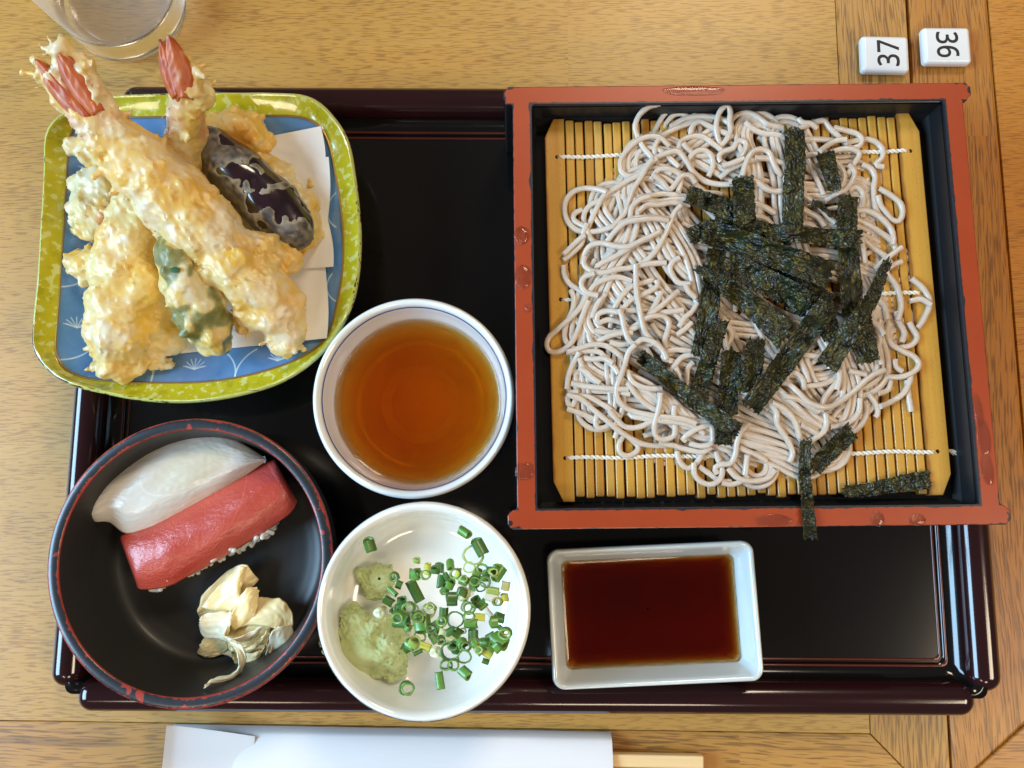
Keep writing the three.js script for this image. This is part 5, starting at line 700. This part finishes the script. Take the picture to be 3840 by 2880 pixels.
  const traced = [
    ['A', 2300, 210, 2200, 130, 2090, 90, 1990, 110, 1930, 180, 1940, 260], ['A', 1310, 210, 1450, 140, 1600, 115, 1800, 140, 1900, 200], ['A', 1740, 160, 1620, 150, 1440, 200, 1280, 270, 1200, 330, 1140, 430, 1150, 530], ['A', 1170, 45, 1060, 65, 960, 140, 925, 240, 950, 330, 1000, 430, 1100, 540, 1180, 600],
    ['A', 1520, 300, 1530, 220, 1600, 170, 1700, 210, 1800, 260, 1900, 300], ['A', 1880, 450, 1800, 330, 1770, 220, 1800, 100, 1870, 50, 1905, 120, 1900, 200, 1920, 280, 1870, 380, 1800, 420], ['A', 1380, 470, 1420, 370, 1520, 320, 1640, 320, 1760, 390, 1850, 450], ['A', 1430, 400, 1500, 460, 1600, 500, 1760, 500], ['A', 560, 1010, 460, 1050, 400, 1130, 390, 1220, 380, 1330], ['A', 960, 970, 1100, 930, 1250, 880, 1400, 860, 1560, 870, 1750, 850], ['A', 920, 1010, 1060, 990, 1200, 970, 1350, 920, 1500, 900, 1650, 890], ['A', 950, 1130, 1060, 1040, 1200, 1010, 1340, 960, 1450, 940, 1560, 950], ['A', 880, 1180, 890, 1080, 960, 1010, 1080, 960],
    ['A', 1600, 810, 1750, 830, 1900, 830], ['A', 1860, 700, 1940, 640, 2050, 600, 2212, 560], ['A', 1560, 600, 1500, 560, 1550, 490, 1650, 460, 1740, 510, 1770, 600, 1740, 680], ['A', 1100, 780, 1180, 670, 1300, 640, 1420, 680, 1440, 760, 1420, 840], ['A', 1110, 740, 1220, 780, 1320, 830, 1380, 770, 1440, 700, 1530, 690, 1600, 740],
    ['A', 1300, 400, 1180, 330, 1060, 340, 920, 410, 820, 510, 770, 610, 790, 720, 880, 760, 1000, 690, 1100, 590, 1250, 500, 1380, 480, 1480, 560, 1560, 640, 1700, 710, 1900, 760, 2100, 770, 2260, 790], ['A', 1850, 560, 1820, 520, 1860, 470, 1960, 440, 2000, 380, 2080, 400, 2080, 480, 2020, 560, 1930, 610, 1860, 600], ['A', 2070, 720, 2090, 620, 2140, 530, 2230, 490, 2300, 520],
    ['A', 440, 1290, 480, 1180, 540, 1060, 600, 960, 720, 880, 860, 800, 980, 740, 1060, 650, 1150, 570], ['A', 630, 930, 520, 890, 400, 870, 290, 900, 210, 990, 195, 1110, 230, 1220, 320, 1310, 430, 1335, 580, 1320, 740, 1260, 900, 1190, 1050, 1160, 1260, 1140, 1400, 1120], ['A', 375, 1090, 300, 1130, 280, 1190, 340, 1250, 410, 1290, 450, 1390, 520, 1450], ['A', 630, 1440, 720, 1330, 830, 1240, 980, 1200, 1130, 1170, 1300, 1160], ['A', 1100, 600, 1060, 640, 980, 780, 900, 900, 860, 1010, 820, 1130, 740, 1230, 680, 1300], ['A', 1130, 1340, 1000, 1400, 860, 1500, 700, 1600, 600, 1650, 520, 1700],
    ['A', 380, 1659, 400, 1560, 450, 1490, 560, 1460, 720, 1490, 860, 1480, 1000, 1400, 1100, 1350, 1200, 1290], ['A', 180, 1620, 280, 1540, 370, 1450, 390, 1330, 420, 1260], ['A', 180, 1570, 260, 1490, 330, 1430, 400, 1380], ['A', 1450, 980, 1380, 1060, 1330, 1180, 1270, 1320, 1200, 1440, 1100, 1560, 1000, 1630],
    ['B', -60, 620, 20, 600, 130, 560], ['B', 740, 350, 860, 350, 1000, 350, 1100, 360], ['B', 740, 520, 860, 500, 980, 520, 1080, 500], ['B', 140, 190, 220, 250, 340, 300, 480, 320, 600, 360], ['B', 350, 220, 480, 240, 620, 270, 760, 230, 870, 180, 980, 160, 1040, 230, 1110, 290, 1190, 360, 1260, 420], ['B', 700, 150, 740, 190, 830, 200, 900, 240], ['B', 1200, 390, 1300, 370, 1420, 350, 1520, 380, 1590, 460, 1590, 540, 1520, 620, 1600, 640], ['B', 1080, 240, 1200, 260, 1320, 300, 1370, 360, 1350, 420, 1280, 440, 1180, 450], ['B', 1060, 460, 1180, 450, 1290, 460, 1350, 500, 1300, 610, 1250, 700], ['B', 920, 490, 1010, 420, 1110, 370, 1200, 370],
    ['B', 10, 760, 140, 750, 280, 770, 400, 830, 500, 850, 620, 840], ['B', 240, 560, 400, 560, 520, 590, 640, 600], ['B', 130, 730, 150, 620, 200, 520, 290, 480, 380, 500, 440, 590, 500, 660, 560, 700], ['B', 730, 860, 880, 920, 1000, 990, 1080, 1080, 1160, 1180], ['B', 740, 980, 880, 1040, 1000, 1100, 1060, 1200], ['B', 1080, 530, 1160, 590, 1210, 680, 1210, 780, 1160, 860], ['B', 1250, 600, 1310, 680, 1290, 780, 1220, 860, 1130, 900, 1050, 940], ['B', 1260, 870, 1330, 830, 1400, 880, 1410, 980, 1400, 1060, 1420, 1150], ['B', 1390, 600, 1480, 650, 1520, 740, 1510, 850, 1520, 960, 1540, 1080, 1600, 1180],
    ['B', 1560, 860, 1680, 940, 1780, 1030, 1800, 1130, 1760, 1210, 1690, 1190, 1630, 1110, 1570, 1030, 1540, 940], ['B', 1340, 1160, 1470, 1230, 1590, 1320, 1700, 1430, 1740, 1530], ['B', 1290, 1090, 1400, 1080, 1500, 1110, 1600, 1190, 1680, 1300, 1700, 1400, 1690, 1470], ['B', 720, 1200, 830, 1170, 930, 1190, 1000, 1260, 1040, 1320], ['B', 1310, 1190, 1370, 1320, 1470, 1430, 1600, 1540, 1650, 1590, 1700, 1680], ['B', 1370, 1310, 1390, 1400, 1420, 1520, 1430, 1640], ['B', 1780, 1490, 1700, 1550, 1600, 1630, 1540, 1700], ['B', 220, 1090, 330, 1080, 440, 1100, 520, 1150], ['B', 230, 960, 330, 960, 450, 1000, 540, 1040],
    ['C', 180, 100, 190, 200, 250, 300, 340, 360, 420, 420], ['C', 480, 660, 510, 560, 560, 470, 620, 400], ['C', 260, 360, 290, 460, 270, 580, 210, 720, 190, 850, 230, 930, 300, 980], ['C', 920, 230, 760, 210, 620, 250, 510, 310, 430, 420, 360, 540, 250, 660, 130, 760, 30, 850, 5, 930, 40, 1000, 150, 1000, 250, 930, 310, 830, 350, 720, 390, 600, 440, 480], ['C', 400, 20, 390, 100, 470, 170, 600, 180, 760, 130, 900, 100, 1100, 40, 1300, 10], ['C', 500, 200, 390, 240, 360, 310, 390, 380, 440, 410, 540, 430], ['C', 1160, 190, 1050, 230, 900, 300, 820, 380, 740, 500, 700, 620, 680, 740], ['C', 1190, 200, 1210, 250, 1120, 320, 1000, 390, 880, 460, 800, 560], ['C', 840, 560, 980, 540, 1140, 540, 1300, 540, 1480, 520],
    ['C', 1240, 330, 1180, 460, 1120, 550, 1060, 640], ['C', 1440, 700, 1500, 600, 1590, 520, 1640, 440], ['C', 1420, 780, 1500, 720, 1580, 650], ['C', 1340, 810, 1440, 860, 1550, 920, 1640, 960], ['C', 1560, 240, 1440, 220, 1380, 150, 1340, 60, 1370, 0, 1440, -40], ['C', 1620, 380, 1540, 320, 1500, 260], ['C', 1430, 310, 1320, 410, 1230, 490, 1080, 600, 960, 700, 860, 760], ['C', 760, 590, 640, 580, 540, 620, 540, 700, 660, 660, 760, 670, 860, 690], ['C', 510, 790, 620, 800, 760, 790, 900, 750, 1040, 690], ['C', 540, 900, 660, 840, 800, 800, 920, 790], ['C', 440, 830, 460, 900, 540, 960], ['C', 670, 900, 780, 920, 880, 900],
    ['C', 1020, 650, 1150, 600, 1270, 590, 1330, 650, 1310, 760, 1280, 850, 1300, 940, 1340, 1020], ['C', 945, 70, 955, 200, 960, 350, 980, 500, 1010, 660, 1060, 780, 1120, 840, 1160, 900], ['C', 210, 1020, 430, 1000, 560, 1010, 650, 1100, 720, 1180, 760, 1240], ['C', 220, 1020, 340, 980, 480, 940, 620, 940, 740, 1000, 810, 1060, 850, 1140], ['C', 390, 1080, 500, 1090, 600, 1080, 700, 1130], ['C', 215, 1400, 225, 1290, 270, 1150, 310, 1080, 340, 1020], ['C', 340, 1080, 380, 1180, 430, 1260, 540, 1340, 640, 1400, 760, 1430, 880, 1450], ['C', 340, 1190, 420, 1230, 480, 1290, 560, 1340], ['C', 260, 1340, 400, 1370, 560, 1390, 700, 1400, 860, 1400],
    ['C', 1340, 1100, 1340, 1060, 1270, 1060, 1260, 1000, 1370, 950, 1540, 960, 1640, 980], ['C', 970, 930, 1060, 930, 1120, 1000, 1150, 1110, 1220, 1190, 1320, 1190, 1390, 1110, 1450, 1040, 1530, 1010, 1620, 1010], ['C', 760, 560, 800, 650, 820, 760, 880, 880, 940, 910, 1010, 860, 1090, 860, 1180, 900, 1250, 970, 1290, 1060], ['C', 860, 1200, 900, 1310, 1000, 1370, 1110, 1390, 1220, 1380], ['C', 850, 1330, 920, 1430, 1010, 1530, 1110, 1600, 1220, 1640], ['C', 1190, 1430, 1190, 1540, 1160, 1659, 1140, 1740], ['C', 1590, 1080, 1530, 1140, 1520, 1260, 1500, 1380, 1440, 1440], ['C', 1830, 480, 1820, 570, 1820, 680, 1860, 760], ['C', 1830, 620, 1940, 660, 2010, 740, 2000, 840, 1960, 920], ['C', 1920, 740, 1930, 860, 1950, 980], ['C', 1380, 1150, 1420, 1250, 1400, 1350],
    ['C', 330, 1420, 240, 1450, 220, 1510, 260, 1590, 330, 1480, 440, 1480, 560, 1540, 680, 1620, 760, 1700], ['D', 215, 500, 340, 540, 460, 590, 560, 640], ['D', 530, 560, 510, 640, 540, 700, 620, 690, 680, 630, 640, 560], ['D', 720, 800, 740, 720, 700, 640], ['D', 650, 520, 720, 600, 800, 680, 900, 700, 1000, 680, 1080, 640, 1180, 600], ['D', 800, 790, 760, 880, 780, 960, 850, 990, 930, 960, 970, 900, 920, 840, 860, 790], ['D', 220, 360, 360, 400, 500, 520, 620, 620, 740, 720, 870, 800, 990, 860, 1100, 880, 1200, 880, 1320, 860], ['D', 1020, 780, 1150, 740, 1270, 690], ['D', 1190, 330, 1180, 450, 1150, 560, 1120, 680, 1140, 790, 1240, 820, 1330, 780, 1340, 680, 1330, 560, 1340, 460],
    ['D', 1600, 1100, 1720, 1180, 1820, 1250, 1940, 1260], ['D', 1830, 1270, 1930, 1290, 2030, 1260, 2100, 1200], ['D', 1370, 940, 1400, 1050, 1480, 1120, 1560, 1080, 1640, 960, 1680, 860], ['D', 1180, 860, 1330, 880, 1500, 930, 1640, 950, 1720, 900], ['D', 940, 520, 870, 560, 1000, 600, 1200, 630, 1400, 650, 1550, 690, 1650, 760], ['C', 940, 920, 870, 1000, 830, 1130, 780, 1260, 730, 1390, 740, 1500, 820, 1590, 940, 1640, 1100, 1680, 1300, 1700, 1450, 1720, 1560, 1760], ['D', 1450, 830, 1420, 820, 1500, 750, 1600, 700, 1720, 670, 1740, 760, 1720, 860, 1620, 890, 1500, 860], ['D', 1540, 1060, 1550, 1180, 1620, 1260, 1720, 1290, 1810, 1240, 1840, 1130, 1810, 1040, 1780, 940], ['D', 1900, 1120, 1980, 1210, 2090, 1250, 2212, 1250, 2320, 1220, 2390, 1140], ['D', 2020, 900, 2120, 950, 2212, 990, 2300, 1040], ['D', 2090, 980, 2080, 1080, 2070, 1190], ['D', 2130, 650, 2040, 740, 1990, 850, 1970, 970, 1920, 1070, 1820, 1080, 1760, 1120, 1790, 1170],
    ['F', 0, 700, 60, 800, 60, 900, 150, 1060, 190, 1180, 160, 1250], ['F', 20, 720, 120, 770, 190, 850, 230, 950, 250, 1040, 300, 1090], ['F', 130, 660, 260, 690, 330, 740, 430, 800], ['F', 260, 920, 340, 960, 420, 1010], ['F', 350, 560, 470, 550, 560, 520, 640, 460], ['F', 640, 500, 560, 600, 480, 700, 440, 800], ['F', 600, 600, 630, 500, 640, 420], ['F', 490, 800, 490, 900, 460, 980, 370, 1050, 330, 1080], ['F', 790, 680, 780, 800, 720, 880, 600, 930, 520, 940], ['F', 850, 700, 860, 800, 820, 900, 740, 980, 660, 1020], ['F', 330, 600, 330, 500, 270, 430, 210, 450, 210, 510, 260, 560], ['F', 110, 520, 200, 540, 260, 620, 330, 710, 430, 760, 520, 760, 620, 710, 740, 620, 840, 530, 920, 470, 1010, 430],
    ['F', 720, 430, 800, 450, 860, 465], ['F', 870, 640, 930, 720, 960, 810, 940, 850], ['F', 1260, 800, 1240, 700, 1230, 620, 1220, 520], ['F', 960, 760, 1080, 710, 1180, 640, 1230, 540, 1250, 460], ['F', 960, 640, 1060, 600, 1080, 520], ['F', 960, 50, 980, 150, 960, 250, 990, 380], ['F', 1120, 330, 1130, 400, 1180, 440], ['F', 1150, 230, 1270, 200, 1310, 130, 1270, 60, 1240, 0], ['F', 1080, 0, 1060, 90, 1090, 190, 1180, 260, 1280, 310, 1320, 370, 1290, 430, 1170, 490, 1040, 490], ['F', 900, -20, 960, 40, 1000, 120], ['F', 280, 250, 400, 270, 500, 290], ['F', 320, 320, 360, 420, 380, 520], ['F', 1130, -100, 1160, 0, 1200, 90, 1180, 180],
    ['G', 1110, 1370, 1190, 1440, 1230, 1530, 1190, 1640, 1150, 1700], ['G', 1100, 1520, 1170, 1510, 1230, 1550], ['G', 1040, 1260, 990, 1280, 930, 1320], ['G', 940, 1330, 1010, 1420, 1040, 1540, 1020, 1650], ['G', 870, 1480, 940, 1540, 960, 1640]];
  const hill = (x, z) => 0.0560 + 0.0155 * sstep(1.02 - q(x, z), 0, 0.62);
  traced.forEach(([fr, ...c], i) => { const [ox, oy, s] = FR[fr], P = []; for (let k = 0; k < c.length; k += 2) { const px = ox + c[k] / s, py = oy + c[k + 1] / s; let p = at(px, py, 0.060); p = at(px, py, hill(p.x, p.z)); p.y = 0; P.push(p); } lay(smoothLine(P, 0.0015), NR, i * 0.37, 0, fr === 'A' && c[0] === 1170 ? 'noodle with a curled loose end near the box wall behind the heap' : fr === 'C' && c[0] === 920 && c[1] === 230 ? 'noodle looping out over the wide end slat beside the sauce cup' : fr === 'A' && c[0] === 1880 ? 'noodle folded into a narrow upright loop at the heap edge' : fr === 'C' && c[0] === 945 ? 'straight noodle lying across the other strands' : fr === 'D' && c[0] === 800 ? 'noodle curled into a small ring on the bare slats' : null); });
}

// ---------------------------------------------------------------- nori strips over the noodles
{
  const noriT = data(512, 512, (u, v) => { const a = fbm(u * 8, v * 8, 2, 4), b = noise(u * 44, v * 44, 5), h = fbm(u * 15 + 9, v * 15, 8, 4); let c = mixc(S(26, 30, 17), S(64, 64, 26), clamp(0.45 + 1.3 * a, 0, 1)); c = mixc(c, S(132, 116, 44), 0.8 * sstep(h + 0.25 * b, 0.14, 0.42)); c = mixc(c, S(12, 15, 12), 0.75 * sstep(-a, 0.12, 0.34)); return c; });
  const nb = data(512, 512, (u, v) => 0.5 + 0.36 * fbm(u * 9, v * 9, 4, 3) + 0.25 * (0.4 - Math.abs(noise(u * 20, v * 20, 9))), false);
  const nori = phys({ map: noriT, bumpMap: nb, bumpScale: 0.0050, roughness: 0.36, clearcoat: 0.12, clearcoatRoughness: 0.3, transmission: 0.10, thickness: 0, side: THREE.DoubleSide });
  const list = [ // centre line in photo pixels, widths at its ends, what sets it apart
    [[2585, 890], [2650, 860], [2740, 850], 64, 60, 'short torn nori strip under the left end of the crossed strips'], [[2575, 728], [2660, 757], [2760, 792], 66, 76, 'frayed olive nori strip with torn notched end'],
    [[2870, 1020], [2980, 1050], [3060, 1110], [3111, 1145], 95, 80, 'nori strip buried beneath the crossing diagonal strips'], [[2979, 483], [2982, 600], [2976, 720], [2972, 846], 78, 80, 'long straight nori strip reaching toward the top box wall'], [[3093, 572], [3112, 640], [3132, 712], 74, 50, 'translucent olive nori flake apart from the other strips'], [[3045, 765], [3075, 770], [3120, 812], 34, 16, 'small bent nori scrap on bare noodles'],
    [[3182, 733], [3177, 820], [3179, 908], [3190, 1053], [3200, 1190], 74, 86, 'tall nori strip crossed by the shiny sideways strip'], [[2688, 800], [2800, 850], [2900, 880], [2960, 880], 84, 70, 'crumpled dark nori strip in the middle of the cluster'], [[2786, 664], [2790, 750], [2794, 850], 80, 86, 'short wide black nori strip standing straight'], [[2870, 866], [2990, 878], [3110, 890], [3222, 897], 60, 68, 'sideways nori strip with bright blue shine'],
    [[2635, 866], [2740, 896], [2880, 945], [3000, 990], [3115, 1032], 92, 104, 'broad olive nori strip slanting across the middle'], [[2690, 932], [2671, 1053], [2653, 1204], [2629, 1335], 74, 78, 'long greenish nori strip with blue glints down its length'], [[2725, 985], [2800, 1020], [2880, 1060], [2960, 1100], [3035, 1150], 92, 100, 'broad nori strip just below the slanting olive one'], [[2612, 1005], [2680, 1042], [2740, 1085], [2846, 1167], [2948, 1262], 26, 112, 'nori strip widening from a green pointed tip'],
    [[3081, 1131], [3100, 1200], [3120, 1268], 88, 70, 'ragged nori piece under the long dark slanting strip'], [[2703, 1200], [2685, 1260], [2665, 1324], [2640, 1410], [2622, 1490], 62, 72, 'nori strip hanging below the long greenish strip'], [[2743, 1317], [2738, 1400], [2731, 1480], [2731, 1556], 78, 74, 'dark nori strip between two upright strips'], [[2835, 1272], [2826, 1360], [2806, 1475], 70, 84, 'short nori strip beside the long dark slanting strip'],
    [[3226, 1190], [3240, 1270], [3258, 1358], 86, 88, 'square ended nori strip under the crossed pair'], [[3330, 978], [3300, 1050], [3274, 1113], [3222, 1190], [3172, 1264], [3099, 1376], 34, 88, 'nori strip with narrow pointed tip crossing another'], [[3111, 1140], [3050, 1215], [2953, 1345], [2890, 1430], [2812, 1530], 86, 80, 'long dark nori strip slanting with a silvery lower end'],
    [[2720, 1580], [2716, 1620], [2712, 1668], 60, 66, 'torn nori end beneath the bluish black strip'], [[2400, 1332], [2470, 1390], [2566, 1472], [2660, 1545], [2772, 1620], 52, 66, 'bluish black nori strip lying apart on the noodles'], [[3196, 1615], [3150, 1660], [3095, 1712], [3052, 1762], 70, 62, 'nori strip lying off the noodle heap on the slats'], [[3023, 1650], [3016, 1765], [3026, 1850], [3029, 1911], [3036, 1965], [3039, 2020], 44, 52, 'narrow nori strip hanging over the red box rim'], [[3165, 1842], [3250, 1838], [3330, 1822], [3410, 1808], [3488, 1800], 44, 72, 'loose nori strip on the bamboo mat edge']];
  list.forEach(([...a], id) => {
    const label = a.pop(), w1 = a.pop(), w0 = a.pop(), c = a, hang = label.includes('hanging over'), n = Math.max(18, Math.round(c.length * 14)), m = 16, sd = id * 3.7;
    const mid = [], wd = []; for (let i = 0; i <= n; i++) { mid.push(lineAt(c, i / n)); wd.push(lerp(w0, w1, i / n)); }
    const grid = mid.map((p, i) => { const p2 = mid[Math.min(n, i + 1)], p1 = mid[Math.max(0, i - 1)], dx = p2[0] - p1[0], dy = p2[1] - p1[1], l = Math.hypot(dx, dy); return Array.from({ length: m + 1 }, (_, j) => { const s = (j / m - 0.5) * wd[i] * (1 + 0.05 * noise(i * 0.5, j < m / 2 ? 0 : 5, sd)) + 5 * noise(i * 0.9, j > m / 2 ? 9 : 2, sd) * (Math.abs(j / m - 0.5) > 0.4 ? 1 : 0), end = i === 0 || i === n ? 22 * noise(j * 0.45, sd, i) + 14 * noise(j * 1.3, sd, i + 4) : 0; return [p[0] - dy / l * s + dx / l * end, p[1] + dx / l * s + dy / l * end]; }); });
    let Y = grid.map((r) => r.map(([px, py]) => { const p = at(px, py, 0.066); let h = HEAP.get(p.x, p.z, 0.0030) * 0.8 + HEAP.get(p.x, p.z, 0.0015) * 0.2 + 0.0012; if (hang && py > 1985) h = BOX.rim - 0.004 - (py - 1985) * 0.00012; return h; }));
    const rigid = hang ? 3 : 5; for (let p = 0; p < rigid; p++) { const q = Y.map((r) => r.slice()); for (let i = 0; i <= n; i++) for (let j = 0; j <= m; j++) { const g = (a2, b2) => q[clamp(a2, 0, n)][clamp(b2, 0, m)]; const av = (g(i - 1, j) + g(i + 1, j) + g(i, j - 1) + g(i, j + 1) + 2 * g(i, j)) / 6; Y[i][j] = Math.max(av, hang ? 0 : q[i][j] - 0.00025); } }
    const P = (i, j) => { const [px, py] = grid[i][j]; const y = Y[i][j] + 0.0006 + 0.0013 * fbm(px * 0.016, py * 0.016, sd, 2) + 0.00060 * noise(px * 0.06, py * 0.06, sd) + 0.0007 * Math.pow(Math.abs(2 * j / m - 1), 2) * noise(i * 0.22, j > m / 2 ? 3 : 8, sd); return at(px, py, y); };
    const g = patch(n, m, (u, v) => P(Math.round(u * n), Math.round(v * m)), 0.00014), uv = g.attributes.uv, len = n * 5, ox = rnd(), oz = rnd();
    for (let i = 0; i < uv.count; i++) uv.setXY(i, ox + uv.getX(i) * len / 300, oz + uv.getY(i) * (w0 + w1) / 2 / 300);
    for (let i = 0; i <= n; i++) for (let j = 0; j <= m; j++) { const p = P(i, j); HEAP.put(p.x, p.z, 0.0008, p.y + 0.0002); }
    const b = P(n >> 1, m >> 1); single('nori_strip', label, 'nori strip', g, nori, b, 'shredded nori strips');
  });
}

// ---------------------------------------------------------------- water on the red rim
{
  const wet = phys({ color: 0xffffff, transmission: 1, thickness: 0.001, ior: 1.33, roughness: 0.03 });
  const lab = { L: 'round water drop on the red rim beside the sauce cup', T: 'long wet puddle on the red box rim beside the table tiles', R: 'water drops on the red rim beside the golden table', B: 'water drop on the red rim beside the soy dish' };
  const drop = (px, py, rx, rz, h, lb, turn = 0) => { const c = at(px, py, BOX.rim), k = (EYE - BOX.rim) / FOC, pts = [], n = 40, ring = (s, y) => Array.from({ length: n }, (_, i) => { const a = i / n * 2 * PI, w = 1 + 0.14 * noise(Math.cos(a) * 1.4 + px, Math.sin(a) * 1.4, 3) + 0.05 * noise(Math.cos(a) * 4, Math.sin(a) * 4, px), x = Math.cos(a) * rx * k * s * w, z = Math.sin(a) * rz * k * s * w; return new V3(c.x + x * Math.cos(turn) - z * Math.sin(turn), BOX.rim + y, c.z + x * Math.sin(turn) + z * Math.cos(turn)); });
    const rings = [ring(0.02, -0.0004), ring(1, -0.0004), ring(1, -0.00005)]; for (const s of [0.97, 0.9, 0.78, 0.6, 0.4, 0.2, 0.02]) rings.push(ring(s, h * Math.sqrt(1 - s * s * 0.98))); single('water_drop', lb, 'water drop', loft(rings), wet, c, 'water on the box rim'); };
  for (const [x, y, r, s] of [[1957, 883, 30, 36], [1960, 1040, 32, 50], [1978, 1155, 13, 16], [1966, 1768, 36, 34]]) drop(x, y, r, s, 0.0011, lab.L);
  drop(2600, 341, 128, 20, 0.0005, lab.T);
  for (const [x, y, r, s] of [[3290, 1946, 26, 28], [2900, 1952, 70, 24], [3440, 1950, 32, 22]]) drop(x, y, r, s, 0.0006, lab.B);
  for (const [x, y, r, s] of [[3668, 1540, 16, 62], [3690, 1640, 24, 70], [3702, 1760, 24, 60]]) drop(x, y, r, s, 0.0006, lab.R, -0.08);
}

// ---------------------------------------------------------------- window and lamps that light the table
{
  const w = WINDOW, g = thing('window', 'bright daylight window beside the table', 'window', new V3(...w.pos), null, 'structure');
  g.lookAt(...w.to); g.userData.base = null;
  const pane = mesh('window_pane', new THREE.PlaneGeometry(w.w, w.h), std({ color: 0x111111, emissive: w.color, emissiveIntensity: 0.6, roughness: 1 })); pane.position.z = -0.02; g.add(pane);
  const frameM = std({ color: lin(0.25, 0.2, 0.15), roughness: 0.7 });
  for (const s of [-1, 1]) { const a = mesh('window_frame', new RoundedBoxGeometry(0.05, w.h + 0.1, 0.05, 2, 0.005), frameM); a.position.set(s * (w.w / 2 + 0.026), 0, 0); g.add(a); const b = mesh('window_frame', new RoundedBoxGeometry(w.w, 0.05, 0.05, 2, 0.005), frameM); b.position.set(0, s * (w.h / 2 + 0.026), 0); g.add(b); }
  areaLight(w.color, w.power, w.w, w.h, w.pos, w.to);
  for (const l of LAMPS) {
    const p = thing('ceiling_lamp', 'warm square ceiling lamp above the table', 'lamp', new V3(...l.pos), 'ceiling lamps', 'structure');
    p.lookAt(0, 0, -0.05); p.userData.base = null;
    const d = mesh('diffuser', new THREE.PlaneGeometry(l.w, l.h), std({ color: 0x111111, emissive: WARM, emissiveIntensity: 1.0, roughness: 1 })); d.position.z = -0.01; p.add(d);
    const box = mesh('housing', new RoundedBoxGeometry(l.w + 0.03, l.h + 0.03, 0.05, 2, 0.005), std({ color: 0x222222, roughness: 0.6 })); box.position.z = -0.045; p.add(box);
    areaLight(WARM, l.power, l.w, l.h, l.pos, [0, 0, -0.05]);
  }
}
scene.traverse((o) => { if (o.userData.base !== undefined) delete o.userData.base; });
renderer.render(scene, camera);
